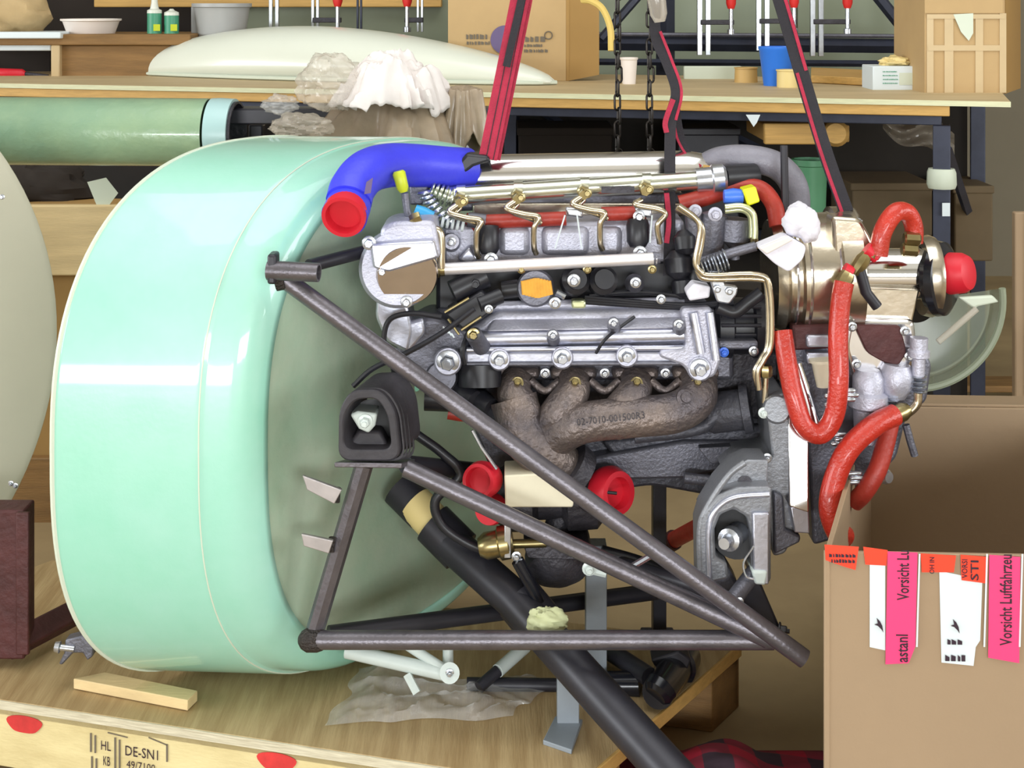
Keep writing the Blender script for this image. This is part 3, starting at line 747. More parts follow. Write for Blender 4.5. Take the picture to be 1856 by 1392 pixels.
# ================================================================ frames and posts standing on the pallet
gs = thing('grey_post', PZP(1030, 1311), 'near grey square post with a foot plate on the pallet', 'post')
B('post', 1010, 1186, 1050, 1319, 1.829, .03, 'grey_paint', gs, .001)
build('foot_plate', MB().hexa([PZP(984, 1350), PZP(1036, 1368), PZP(1056, 1312), PZP(1006, 1306)], (0, 0, .006)), 'grey_paint', gs, .001)
g2 = thing('grey_post', PZP(1082, 1240), 'far grey square post behind the black gear leg', 'post')
B('post', 1062, 990, 1100, 1240, 1.947, .03, 'grey_paint', g2, .001)
build('foot_plate', MB().hexa([PZP(1050, 1262), PZP(1112, 1270), PZP(1118, 1232), PZP(1058, 1226)], (0, 0, .006)), 'grey_paint', g2, .001)
wf = thing('white_tube_frame', PZP(800, 1262), 'white painted tube frame lying on the pallet under the mount', 'tube frame')
T('tube', [(628, 1180, 1.90), (822, 1224, 1.86)], 13, 'white_paint', wf, sm=False)
T('tube', [(736, 1168, 1.89), (816, 1220, 1.86)], 9, 'white_paint', wf, sm=False)
T('tube', [(812, 1160, 1.90), (812, 1214, 1.87)], 10, 'white_paint', wf, sm=False)
L('eyelet', (815, 1220, 1.845), (815, 1220, 1.87), [(0, 18), (1, 18), (1, 7), (0, 7)], 'white_paint', wf, 20)
bolt(815, 1220, 1.846, 8, 'zinc', wf)
T('tab', [(738, 1222, 1.87), (756, 1256, 1.86)], 8, 'white_paint', wf, sm=False, seg=6)
T('tube', [(952, 1172, 1.98), (902, 1216, 1.93)], 12, 'white_paint', wf, sm=False)
T('dark_end', [(902, 1216, 1.93), (868, 1246, 1.91)], 11, 'frame_black', wf, sm=False)
ax = thing('steering_linkage', PZP(1190, 1262), 'black tubular steering linkage on the pallet under the engine', 'linkage')
T('axle_tube', [(846, 1240, 1.93), (1160, 1244, 1.93)], 12, 'frame_black', ax, sm=False)
T('arm', [(1090, 1170, 2.02), (1178, 1228, 1.90)], 17, 'frame_black', ax, sm=False)
T('arm', [(1094, 1240, 1.93), (1160, 1240, 1.92)], 22, 'black_gloss', ax, sm=False)
L('hub', (1238, 1190, 2.0), (1192, 1256, 1.865), [(0, 34), (.3, 38), (.32, 32), (1, 28)], 'black_gloss', ax, 24)
L('end_cap', (1200, 1244, 1.872), (1188, 1262, 1.862), [(0, 30), (.7, 28), (1, 20)], 'black_gloss', ax, 20)
X('bracket', [(1180, 1196), (1230, 1180), (1254, 1196), (1240, 1230), (1204, 1240)], 1.93, .03, 'frame_black', ax)
sp = thing('dark_stand', PZP(1195, 1215), 'dark square stand post behind the engine lower side', 'post')
B('post', 1184, 870, 1208, 1180, 2.08, .03, 'frame_black', sp, .001); B('cap_plate', 1140, 862, 1226, 876, 2.05, .09, 'iron_dark', sp)
B('foot_plate', 1168, 1174, 1230, 1182, 2.06, .07, 'iron_dark', sp)
rs = thing('red_tube', P(1250, 1000, 2.2), 'short red steel tube beside the dark stand post', 'tube')
T('tube', [(1200, 990, 2.3), (1275, 950, 2.2)], 15, 'red_hose_dull', rs, sm=False); T('red_collar', [(1212, 984, 2.28), (1222, 978, 2.27)], 18, 'maroon_steel', rs, sm=False)

# clear sheet on the pallet
ca, cb_, cc, cd = PZP(588, 1318), PZP(930, 1300), PZP(1004, 1238), PZP(650, 1214)
def sheet(u, v):
    p = ca.lerp(cb_, u).lerp(cd.lerp(cc, u), v)
    h = noise.ridged_multi_fractal(Vector((u * 4, v * 3, 1)), .9, 2, 4, .9, 2) * .010
    e = min(u, 1 - u, v, 1 - v) * 8
    return p + Vector((noise.noise((u * 3, v * 3, 0)) * .02, noise.noise((u * 3, v * 3, 5)) * .02, .002 + h * min(1, e)))
o = build('plastic_sheet', MB().grid(sheet, 50, 30), 'plastic_clear', None, outward=False); tag(o, 'clear crumpled plastic sheet lying on the pallet', 'plastic sheet')
# plaid cloth on the floor
def cloth(u, v):
    x = .07 + .35 * u; y = 1.70 + .24 * v
    h = .050 * math.exp(-((u - .56) / .2) ** 2) * math.exp(-((v - .55) / .4) ** 2) + .014 * abs(noise.noise((u * 5, v * 5, 0)))
    e = min(1, min(u, 1 - u, v, 1 - v) * 7)
    return Vector((x + .02 * noise.noise((v * 4, 1, 1)), y, .003 + h * e))
plaid = bpy.data.materials.new('plaid'); plaid.use_nodes = True
nt = plaid.node_tree; tc = nt.nodes.new('ShaderNodeTexCoord'); prev = None
for axis, ph in (('X', 0.0), ('Y', 1.0)):
    wv = nt.nodes.new('ShaderNodeTexWave'); wv.bands_direction = axis; wv.inputs['Scale'].default_value = 4.2
    wv.inputs['Phase Offset'].default_value = ph; wv.inputs['Distortion'].default_value = .3
    nt.links.new(tc.outputs['Object'], wv.inputs[0])
    rp = nt.nodes.new('ShaderNodeValToRGB'); rp.color_ramp.interpolation = 'CONSTANT'
    rp.color_ramp.elements[0].color = rgb(170, 26, 54); rp.color_ramp.elements[1].color = rgb(62, 46, 58); rp.color_ramp.elements[1].position = .5
    nt.links.new(wv.outputs['Fac'], rp.inputs[0])
    if prev:
        mx = nt.nodes.new('ShaderNodeMixRGB'); mx.inputs[0].default_value = .5
        nt.links.new(prev, mx.inputs[1]); nt.links.new(rp.outputs[0], mx.inputs[2]); prev = mx.outputs[0]
    else: prev = rp.outputs[0]
nt.links.new(prev, nt.nodes['Principled BSDF'].inputs[0]); nt.nodes['Principled BSDF'].inputs['Roughness'].default_value = .9
MATS['plaid'] = plaid
o = build('plaid_shirt', MB().grid(cloth, 50, 36), 'plaid', None, outward=False, solid=.004); tag(o, 'red and black checked shirt lying on the floor by the pallet', 'shirt')

# ================================================================ big cardboard box with warning tape
kz = ZC - 1000 * 1.6 / F
k0 = on_z(1494, 1000, kz); k1 = on_z(2150, 1012, kz); k3 = on_z(1572, 735, kz); k2 = k1 + (k3 - k0)
kx = thing('cardboard_box', Vector(((k0.x + k2.x) / 2, (k0.y + k2.y) / 2, 0)), 'big brown cardboard box with pink and orange warning stickers at lower right', 'box')
ku = (k1 - k0).normalized(); kn = Vector((ku.y, -ku.x, 0))
build('front_panel', MB().hexa([k0, k1, Vector((k1.x, k1.y, 0)), Vector((k0.x, k0.y, 0))], -kn * .006), 'cardboard_grey', kx, .001)
kd = (k3 - k0); lnn = Vector((kd.y, -kd.x, 0)).normalized()
build('left_panel', MB().hexa([k0, k3, Vector((k3.x, k3.y, 0)), Vector((k0.x, k0.y, 0))], lnn * .006), 'cardboard_grey', kx, .001)
build('back_panel', MB().hexa([k3, k2, Vector((k2.x, k2.y, 0)), Vector((k3.x, k3.y, 0))], kn * .006), 'cardboard_grey', kx, .001)
build('right_panel', MB().hexa([k1, k2, Vector((k2.x, k2.y, 0)), Vector((k1.x, k1.y, 0))], (-.006, 0, 0)), 'cardboard_grey', kx, .001)
build('bottom_panel', MB().hexa([Vector((p.x, p.y, .002)) for p in (k0, k1, k2, k3)], (0, 0, .006)), 'cardboard_grey', kx, .001)
build('back_flap', MB().hexa([k3 + kn * .0, k2, k2 + Vector((0, .16, -.03)), k3 + Vector((.02, .16, -.03))], (0, 0, .004)), 'cardboard_grey', kx, .001)
def kp(x, y, out):
    rd = Vector(((x - 928) / F, 1, -y / F)); c = Vector((0, 0, ZC)); t = (k0 - c).dot(kn) / rd.dot(kn)
    return c + rd * t + kn * out
def sticker(pts, m, out, name='sticker'):
    return build(name, MB().hexa([kp(x, y, out) for x, y in pts], kn * .0006), m, kx)
sticker([(1576, 1016), (1604, 1016), (1604, 1178), (1576, 1172)], 'stick_white', .0006)
sticker([(1702, 1034), (1780, 1050), (1776, 1160), (1768, 1172), (1764, 1206), (1706, 1200)], 'stick_white', .0006)
s_ = sticker([(1494, 986), (1556, 990), (1550, 1032), (1530, 1026), (1496, 1014)], 'stick_orange', .0014)
sticker([(1564, 990), (1608, 996), (1606, 1024), (1568, 1022)], 'stick_orange', .0014)
sticker([(1668, 1002), (1732, 1006), (1728, 1036), (1670, 1036)], 'stick_orange', .0014)
sticker([(1740, 1004), (1790, 1008), (1788, 1056), (1742, 1050)], 'stick_orange', .002)
sticker([(1608, 998), (1662, 1000), (1658, 1170), (1646, 1200), (1604, 1202)], 'stick_pink', .0022)
sticker([(1792, 1004), (1848, 1008), (1846, 1200), (1790, 1190)], 'stick_pink', .0022)
for x in (1664, 1786, 1850):
    sticker([(x, 1002), (x + 3, 1002), (x - 2, 1170), (x - 5, 1170)], 'stick_white', .003, 'tape_edge')
up = Vector((0, 0, 1))
def ktext(s, x, y, h, w): text(s, 'ink', kx, kp(x, y, .0034), up, -ku, h * 1.6 / F, w * 1.6 / F, bold=.014)
ktext('Vorsicht Lu', 1646, 1086, 30, 90); ktext('astanl', 1644, 1198, 30, 50); ktext('Vorsicht Luftfahrzeu', 1832, 1168, 30, 164)
ktext('OH IN', 1692, 1038, 12, 30); ktext('VORSI', 1752, 1046, 14, 34); ktext('STI', 1772, 1050, 20, 36)
for (x, y) in ((1594, 1128), (1732, 1130)):
    sticker([(x - 6, y - 10), (x, y - 4), (x + 4, y + 4), (x + 6, y + 16), (x + 2, y + 10), (x - 4, y + 4), (x - 10, y + 2), (x - 4, y)], 'ink', .003, 'logo_mark')
mb = MB(); rng = random.Random(9)
strokes(mb, kp(1716, 1166, .003), ku, up, .016, .006, rng, 5); strokes(mb, kp(1712, 1196, .003), ku, up, .018, .007, rng, 5)
strokes(mb, kp(1502, 1008, .003), ku, up, .028, .004, rng, 5); strokes(mb, kp(1506, 1018, .003), ku, up, .024, .004, rng, 5)
build('small_print', mb, 'ink', kx, kind='stuff')

# pale curved fairing piece behind the gearbox
fp = thing('clear_fairing', P(1740, 715, 2.1), 'pale green translucent curved fairing behind the gearbox', 'fairing')
def dish(u, v):
    a = R(-8 + 110 * u)
    rx, rz = 158 - 26 * v, 160 - 26 * v
    x = 1660 + rx * math.cos(a); y = 545 + rz * math.sin(a)
    return P(x, y, 2.00 + .10 * math.sin(v * 1.5) + .02 * u)
build('dish', MB().grid(dish, 30, 10), 'fairing_clear', fp, solid=.004, outward=False)
def rimf(t): a = R(-8 + 110 * t); return P(1660 + 158 * math.cos(a), 545 + 160 * math.sin(a), 2.0 + .02 * t)
build('edge', MB().tube([rimf(i / 24) for i in range(25)], .005, 8), 'sheet_green', fp)
def disc2(u, v):
    a = R(-8 + 118 * u); k = .25 + .6 * v
    return P(1660 + 158 * k * math.cos(a), 545 + 160 * k * math.sin(a), 2.10 - .01 * v)
build('inner_wall', MB().grid(disc2, 20, 6), 'fairing_clear', fp, outward=False)
X('corner_flap', [(1738, 540), (1800, 536), (1812, 548), (1772, 556), (1768, 562)], 2.0, .01, 'rim_pale', fp)
T('clear_rod', [(1700, 620, 1.98), (1770, 560, 1.99)], 6, 'plastic_haze', fp, sm=False)

# ================================================================ hoist straps and chains
def ribbon(name, pts, w, m, parent, d=None, th=.003, ofs=0.0):
    q = cat(PP(pts, d), 6); mb = MB(); vs = []; fs = []
    for i, p in enumerate(q):
        t = (q[min(i + 1, len(q) - 1)] - q[max(i - 1, 0)]).normalized()
        s = Vector((t.z, 0, -t.x)).normalized()
        k = p.y / F
        for a, b in ((-1, -1), (1, -1), (1, 1), (-1, 1)):
            vs.append(p + s * (ofs * k + a * w * k / 2) + Vector((0, b * th / 2, 0)))
    n = len(q)
    for i in range(n - 1):
        for j in range(4): fs.append((i * 4 + j, i * 4 + (j + 1) % 4, i * 4 + 4 + (j + 1) % 4, i * 4 + 4 + j))
    fs += [(0, 1, 2, 3), (n * 4 - 4, n * 4 - 3, n * 4 - 2, n * 4 - 1)]
    return build(name, mb.add(vs, fs), m, parent)
sA = thing('lifting_strap', P(880, 290, 1.96), 'red lifting strap with black middle going up from the blue hose', 'strap', 'hoist straps')
pts = [(1040, -540, 1.99), (957, -80, 1.97), (944, -10, 1.97), (916, 130, 1.965), (884, 288, 1.955)]
ribbon('webbing', pts, 34, 'strap_red', sA); ribbon('black_stripe', [(1040, -540, 1.986), (957, -80, 1.966), (943, -10, 1.966), (914, 120, 1.961)], 14, 'strap_black', sA, ofs=-4)
ribbon('second_ply', [(p[0] + 8, p[1], p[2] + .01) for p in pts], 30, 'strap_red', sA)
ribbon('seam', pts, 1.6, 'strap_black', sA, ofs=3, th=.0045); ribbon('seam', pts, 1.4, 'strap_black', sA, ofs=-10, th=.0045)
X('black_tape', [(828, 298), (846, 278), (884, 282), (890, 292), (858, 302), (840, 316), (826, 330), (818, 322)], 1.945, .04, 'black_plastic', sA, .004)
sB = thing('lifting_strap', P(1215, 420, 1.93), 'middle black lifting strap with red edge beside the chain', 'strap', 'hoist straps')
pts = [(1150, -540, 2.0), (1184, -60, 2.0), (1188, 60, 2.0), (1208, 110, 1.99), (1226, 165, 1.98), (1216, 215, 1.97), (1214, 300, 1.95), (1214, 400, 1.92), (1212, 500, 1.90)]
ribbon('webbing', pts, 20, 'strap_black', sB)
ribbon('red_edge', pts[2:6], 5, 'strap_red', sB, ofs=-9, th=.0045)
ribbon('red_edge', [(1208, 350, 1.925), (1212, 400, 1.915), (1208, 440, 1.905)], 9, 'strap_red', sB, th=.005)
ribbon('red_edge', [(1220, 180, 1.968), (1206, 220, 1.966), (1208, 240, 1.964)], 9, 'strap_red', sB, th=.005)
ribbon('loose_end', [(1224, 175, 1.99), (1230, 230, 2.0), (1244, 275, 2.0), (1276, 300, 1.98)], 14, 'strap_black', sB)
ribbon('red_edge', [(1226, 200, 1.985), (1232, 245, 1.99), (1250, 278, 1.99), (1274, 296, 1.975)], 4, 'strap_red', sB, ofs=6, th=.005)
L('buckle', (1186, -30, 1.99), (1196, 40, 1.99), [(0, 14), (.2, 18), (.8, 16), (1, 10)], 'plastic_haze', sB, 10)
sCt = thing('lifting_strap', P(1530, 382, 1.93), 'right black lifting strap with a red edge slanting to the gearbox', 'strap', 'hoist straps')
pts = [(1230, -540, 2.0), (1380, -90, 1.99), (1412, -6, 1.98), (1452, 130, 1.97), (1494, 270, 1.95), (1534, 384, 1.93)]
ribbon('webbing', pts, 26, 'strap_black', sCt); ribbon('red_edge', pts[1:4], 6, 'strap_red', sCt, ofs=-9, th=.0045)
ribbon('red_edge', pts[3:], 6, 'strap_red', sCt, ofs=8, th=.0045)
# chains
lm = MB(); lk = [Vector((math.cos(a) * .36 , 0, math.sin(a) * .36 + (.5 if math.sin(a) > 0 else -.5))) for a in [i * math.pi / 8 for i in range(16)]]
lm.tube(lk + [lk[0], lk[1]], .13, 6, False); lo = build('link', lm, 'chain', None); link_me = lo.data; bpy.data.objects.remove(lo)
for i, (x, y1, lab) in enumerate(((1120, 285, 'left of two rusty hoist chains hanging above the engine'), (1178, 285, 'right of two rusty hoist chains hanging beside the middle strap'))):
    ch = thing('hoist_chain', P(x, y1, 2.25), lab, 'chain', 'hoist chains'); y = y1; k = 0
    while y > -480:
        o = bpy.data.objects.new('link', link_me); COL.objects.link(o); o.parent = ch
        o.location = P(x + (2 if k % 3 == 0 else -1), y, 2.25) - ch.location
        s = 17 * 2.25 / F; o.scale = (s * .9, s, s); o.rotation_euler = (0, 0, R(20 + 90 * (k % 2)))
        y -= 25; k += 1
# ================================================================ the engine
E = thing('aircraft_engine', P(1150, 1060, 2.0), 'silver V8 aircraft diesel engine hanging from straps in front of the shell', 'engine')
# --- crankcase and lower body
X('crankcase', rpoly([(800, 640), (1380, 640), (1420, 760), (1400, 860), (1290, 900), (1180, 880), (1060, 900), (900, 880), (860, 780)], 20), 1.945, .13, 'block_grey', E, .006)
B('bank_deck', 790, 560, 1330, 690, 1.915, .16, 'alu_dark', E, .006)
B('valley_block', 790, 470, 1310, 570, 1.925, .15, 'black_plastic', E, .006)
X('sump_flange', [(1040, 835), (1240, 800), (1405, 800), (1408, 830), (1240, 868), (1050, 872)], 1.92, .12, 'alu_dark', E, .004)
X('sump_rib', [(1090, 800), (1395, 770), (1400, 800), (1120, 840)], 1.93, .05, 'block_grey', E, .006)
X('side_cover', rpoly([(1265, 812), (1388, 806), (1392, 832), (1290, 842)], 6), 1.905, .03, 'alu_dark', E, .003)
T('drain_tube', [(1240, 866, 1.90), (1322, 876, 1.90)], 10, 'alu_dark', E, sm=False)
# --- exhaust manifold
mf = T('exhaust_manifold', [(1264, 690, 1.90), (1262, 722, 1.875), (1222, 748, 1.865), (1150, 756, 1.86), (1060, 766, 1.86), (1010, 790, 1.865), (985, 820, 1.88)], 36, 'iron_rust', E, seg=22)
for (x, xm) in ((1152, 1120), (1040, 1010), (936, 950)):
    T('runner', [(x, 690, 1.90), (x - 4, 714, 1.878), (xm, 748, 1.868), (xm - 18, 778, 1.87)], 31, 'iron_rust', mf, seg=20)
T('collector', [(930, 722, 1.88), (948, 782, 1.87), (990, 826, 1.87), (1030, 858, 1.89)], 44, 'iron_rust', mf, seg=22)
T('outlet_flange', [(1020, 846, 1.88), (1040, 864, 1.885)], 56, 'iron_dark', mf, sm=False, seg=20)
for x in (936, 1040, 1152, 1262):
    B('port_flange', x - 42, 668, x + 42, 690, 1.895, .03, 'iron_rust', mf, .006)
    bolt(x + 2, 694, 1.868, 11, 'brass', mf, (0, -1, .5), 'nut')
for x in (988, 1096, 1206):
    bolt(x, 676, 1.89, 9, 'zinc', mf, name='nut'); T('clamp_bridge', [(x - 26, 690, 1.888), (x, 708, 1.882), (x + 26, 690, 1.888)], 7, 'iron_rust', mf)
L('port_plug', (1238, 722, 1.86), (1244, 720, 1.842), [(0, 15), (.6, 15), (.7, 9), (1, 9)], 'iron_rust', mf, 20)
text('02-7010-001500R3', 'iron_dark', mf, P(1046, 772, 1.832), Vector((1, 0, .11)), Vector((-.1, 0, 1)), .0135, 124 * 1.83 / F)
T('head_shield', [(870, 660, 1.885), (870, 700, 1.88)], 40, 'black_plastic', E, sm=False)
# --- near valve cover
vc = X('valve_cover', rpoly([(846, 600), (900, 566), (1244, 560), (1262, 596), (1262, 640), (1240, 652), (850, 660)], 12), 1.885, .10, 'alu_cast', E, .008, 3)
build('cover_slope', MB().hexa([P(880, 602, 1.868), P(1252, 596, 1.868), P(1244, 562, 1.895), P(900, 566, 1.895)], (0, .03, 0)), 'alu_cast', vc, .004)
T('cover_ridge', [(862, 614, 1.878), (1246, 606, 1.878)], 15, 'alu', vc, sm=False, seg=18)
B('cover_flange', 842, 637, 1262, 664, 1.868, .05, 'alu', vc, .004)
T('flange_rib', [(846, 634, 1.868), (1258, 630, 1.868)], 5, 'alu', vc, sm=False)
T('flange_rib', [(846, 660, 1.866), (1250, 658, 1.866)], 4, 'alu_dark', vc, sm=False)
X('cover_nose', rpoly([(1234, 560), (1290, 556), (1308, 650), (1296, 684), (1254, 690), (1240, 664), (1196, 648), (1196, 636), (1244, 630)], 10), 1.862, .08, 'alu_cast', vc, .006)
T('nose_rib', [(1256, 566, 1.858), (1270, 640, 1.856)], 9, 'alu', vc, sm=False); T('nose_rib', [(1286, 566, 1.86), (1298, 652, 1.856)], 8, 'alu', vc, sm=False)
for (x, y, r) in ((812, 655, 21), (905, 651, 16), (1019, 648, 16), (1136, 645, 16), (1268, 668, 18)):
    L('bolt_boss', (x, y, 1.87), (x, y, 1.855), [(0, r + 5), (1, r + 2)], 'alu_cast', vc, 20); bolt(x, y, 1.856, r, 'zinc', vc)
for (x, y) in ((1004, 607), (1114, 585), (1232, 588)):
    L('screw_post', (x, y + 14, 1.89), (x - 2, y, 1.845), [(0, 13), (1, 11)], 'alu_dark', vc, 16); bolt(x - 2, y, 1.846, 9, 'zinc', vc)
L('screw_post', (874, 630, 1.87), (858, 606, 1.85), [(0, 16), (1, 15)], 'alu_dark', vc, 16); bolt(858, 606, 1.85, 12, 'brass', vc)
T('gasket_line', [(1080, 640, 1.861), (1100, 612, 1.856), (1150, 574, 1.876)], 3, 'black_plastic', vc, seg=6)
T('gasket_line', [(842, 660, 1.86), (838, 634, 1.858), (848, 604, 1.866)], 5, 'black_plastic', vc, seg=6)
# upper edge of the cover with the cable duct
T('cable_duct', [(890, 556, 1.905), (1240, 548, 1.905)], 10, 'alu_cast', E, sm=False)
for k in range(3): T('cable', [(1060, 538 + k * 5, 1.885), (1150, 546 + k * 4, 1.88), (1240, 552 + k * 3, 1.882), (1330, 546 + k * 2, 1.87)], 4, 'black_plastic', E, seg=8)
T('cable', [(1068, 536, 1.885), (1160, 530, 1.89), (1260, 540, 1.885)], 4, 'black_plastic', E, seg=8)
# --- front casing at the left end
L('timing_housing', (722, 486, 1.93), (722, 486, 1.83), [(0, 70), (.88, 70), (1, 64)], 'alu_cast', E, 44)
X('timing_top', rpoly([(684, 470), (690, 412), (712, 402), (788, 400), (800, 470)], 14), 1.836, .08, 'alu_cast', E, .006)
L('housing_cover', (738, 492, 1.84), (738, 500, 1.822), [(0, 56), (.7, 56), (1, 53)], 'chrome_dull', E, 44)
X('cover_brow', rpoly([(670, 442), (786, 436), (794, 468), (704, 494), (676, 486)], 6), 1.818, .03, 'alu', E, .004)
for (x, y, r) in ((669, 440, 13), (693, 492, 10), (737, 547, 11)): bolt(x, y, 1.822, r, 'zinc', E)
X('casing_side', rpoly([(682, 540), (702, 520), (740, 556), (748, 600), (740, 640), (700, 620), (680, 575)], 10), 1.86, .07, 'alu', E, .006)
X('casing_lower', rpoly([(720, 600), (780, 570), (850, 600), (850, 650), (820, 690), (760, 690), (716, 650)], 16), 1.878, .08, 'alu_dark', E, .006)
X('casing_bright', rpoly([(712, 592), (768, 576), (772, 604), (740, 640), (716, 630)], 8), 1.862, .03, 'alu', E, .005)
L('casing_boss', (800, 680, 1.89), (800, 684, 1.87), [(0, 34), (1, 26)], 'alu_dark', E, 24)
T('cable', [(700, 648), (696, 610), (708, 578), (748, 568), (800, 575)], 5, 'black_plastic', E, 1.835, seg=8)
T('cable', [(640, 700), (676, 668), (740, 638), (800, 604), (860, 560)], 5, 'black_plastic', E, 1.82, seg=8)
T('cable', [(716, 640), (716, 670), (728, 710), (736, 740)], 8, 'black_plastic', E, 1.85, seg=8)
# sensor block with yellow edges
sb_ = X('sensor_block', [(806, 570), (872, 528), (902, 556), (844, 602)], 1.85, .05, 'black_plastic', E, .003)
for pts in ([(812, 578), (832, 606)], [(836, 598), (872, 574)], [(806, 566), (850, 540)]): T('yellow_edge', pts, 2.5, 'brass', sb_, 1.847, False, 6)
for k in range(4): T('white_mark', [(803 + k * 5, 592 + k * 4), (808 + k * 5, 600 + k * 4)], 1.5, 'stick_white', sb_, 1.846, False, 5)
T('connector', [(868, 552, 1.85), (908, 536, 1.86)], 14, 'black_plastic', E, sm=False); bolt(886, 560, 1.838, 8, 'zinc', E); bolt(862, 512, 1.87, 14, 'black_plastic', E)
T('connector', [(820, 530, 1.87), (880, 500, 1.88)], 22, 'black_plastic', E, sm=False)
# yellow oil cap
L('oil_filler', (972, 522, 1.91), (970, 522, 1.86), [(0, 34), (.8, 34), (1, 30)], 'alu_dark', E, 28)
for k in range(10): T('cap_rib', [(948 + k * 5.2, 504 + abs(k - 4.5) * 1.2), (950 + k * 5.4, 540 - abs(k - 4.5) * 1.4)], 4.2, 'orange_cap', E, 1.852, False, 8)
bolt(1006, 549, 1.852, 11, 'zinc', E); T('filler_clip', [(1008, 530), (1024, 538)], 6, 'zinc', E, 1.86, False, 8)
T('filler_neck', [(910, 526), (940, 522)], 16, 'black_plastic', E, 1.88, False)
for x in (1040, 1090): L('coil', (x, 512, 1.90), (x + 6, 506, 1.86), [(0, 26), (.7, 26), (.8, 18), (1, 18)], 'black_plastic', E, 20)
L('coil', (1150, 514, 1.90), (1152, 512, 1.87), [(0, 18), (.6, 16), (1, 10)], 'alu_dark', E, 20); bolt(1152, 512, 1.868, 10, 'zinc', E)
bolt(1040, 508, 1.855, 12, 'zinc', E); bolt(1198, 542, 1.872, 9, 'zinc', E); B('loom_clip', 1036, 545, 1062, 560, 1.87, .02, 'pipe_pale', E)
# --- upper bank
ub = X('upper_cover', rpoly([(800, 410), (1240, 398), (1246, 476), (804, 488)], 10), 1.925, .10, 'alu_cast', E, .008)
for (x0, x1) in ((905, 960), (982, 1068), (1086, 1128)): B('cover_pad', x0, 412, x1, 464, 1.915, .03, 'alu_cast', ub, .008)
for (x, y) in ((886, 436), (1156, 424)):
    L('injector_plug', (x, y - 26, 1.905), (x, y + 24, 1.895), [(0, 18), (.2, 21), (.8, 20), (1, 14)], 'black_plastic', ub, 20); bolt(x + 4, y + 34, 1.885, 13, 'zinc', ub)
L('cover_screw', (818, 440, 1.92), (818, 438, 1.90), [(0, 17), (1, 14)], 'alu_cast', ub, 18); bolt(818, 438, 1.90, 9, 'zinc', ub)
X('cover_web', [(828, 470), (850, 446), (868, 470), (850, 484)], 1.905, .03, 'alu', ub, .004)
# --- silver fuel rod
T('fuel_rail', [(798, 488, 1.868), (1190, 468, 1.868)], 11, 'rail_white', E, sm=False, seg=18)
L('rail_fitting', (778, 490, 1.868), (806, 488, 1.868), [(0, 13), (.3, 15), (.6, 15), (.7, 12), (1, 12)], 'brass', E, 12)
bolt(774, 492, 1.862, 9, 'blue_plug', E); L('rail_end', (1184, 468, 1.868), (1196, 467, 1.868), [(0, 12), (1, 10)], 'alu_dark', E, 12)
for x in (945, 1064, 1182): bolt(x, 488, 1.866, 8, 'brass', E, name='banjo_bolt')
# --- intake plenum
L('intake_plenum', (796, 322, 2.0), (1294, 312, 2.0), [(0, 26), (.03, 34), (.1, 40), (.9, 40), (.97, 34), (1, 24)], 'alu_polish', E, 40)
X('plenum_foot', [(806, 332), (1290, 322), (1270, 372), (820, 384)], 1.995, .08, 'alu_dark', E, .006)
B('plenum_plate', 856, 368, 1240, 392, 1.985, .05, 'alu_warm', E, .003)
# --- chrome rail with brass fittings
cr_ = T('coolant_rail', [(812, 356, 1.935), (1280, 326, 1.935)], 17, 'rail_silver', E, sm=False, seg=20)
for i, x in enumerate((836, 940, 1060, 1172)):
    y = 356 - (x - 812) * 30 / 468
    L('rail_collar', (x - 8, y, 1.935), (x + 8, y - .5, 1.935), [(0, 19), (1, 19)], 'rail_silver', cr_, 20)
    L('banjo_fitting', (x - 2, y + 4, 1.925), (x - 2, y + 14, 1.895), [(0, 13), (.5, 13), (.55, 10), (1, 9)], 'brass', cr_, 6)
    bolt(x + 4, y + 10, 1.90, 9, 'brass', cr_, name='banjo_bolt')
    if i < 3:
        T('injector_line', [(x - 6, y + 16, 1.90), (x - 22, y + 30, 1.89), (x + 8, y + 40, 1.885), (x + 36, y + 46, 1.885), (x + 28, y + 66, 1.885), (x + 28, y + 100, 1.89), (x + 32, y + 112, 1.895)], 5.5, 'pipe_gold', cr_, seg=10)
        T('injector_line', [(x - 2, y + 22, 1.905), (x - 12, y + 36, 1.895), (x + 16, y + 46, 1.89), (x + 40, y + 56, 1.90)], 5, 'pipe_gold', cr_, seg=10)
    else:
        T('injector_line', [(x - 10, y + 30, 1.90), (x - 20, y + 38, 1.89), (x + 20, y + 46, 1.885), (x + 34, y + 56, 1.885), (x + 20, y + 76, 1.885), (x + 24, y + 108, 1.89)], 5.5, 'pipe_gold', cr_, seg=10)
for k in range(6):
    L('hose_ring', (780 + k * 8, 344 + k * 3, 1.93), (785 + k * 8, 346 + k * 3, 1.93), [(0, 15 + k * .5), (.5, 18 + k * .4), (1, 15 + k * .5)], 'rail_silver', cr_, 18)
for k in range(8):
    L('hose_ring', (768 + k * 4 + k * k * .35, 346 + k * 8, 1.915), (769 + k * 4.6 + k * k * .35, 352 + k * 8, 1.915), [(0, 11), (.5, 14), (1, 11)], 'zinc', cr_, 16)
for k in range(5): L('hose_ring', (800 + k * 9, 402 + k * 2, 1.90), (805 + k * 9, 403 + k * 2, 1.90), [(0, 9), (.5, 10), (1, 9)], 'stick_white', cr_, 14)
L('blue_collar', (752, 380, 1.90), (784, 394, 1.90), [(0, 10), (.4, 12), (1, 11)], 'cyan_plug', cr_, 14)
B('rail_label', 1090, 338, 1150, 350, 1.9, .002, 'iron_dark', cr_, 0)
L('rail_end', (1262, 327, 1.93), (1316, 322, 1.93), [(0, 22), (.5, 22), (.55, 26), (.9, 26), (1, 20)], 'zinc', cr_, 24)
T('rubber_joint', [(1310, 322, 1.94), (1368, 318, 1.96)], 22, 'black_plastic', cr_, sm=False)
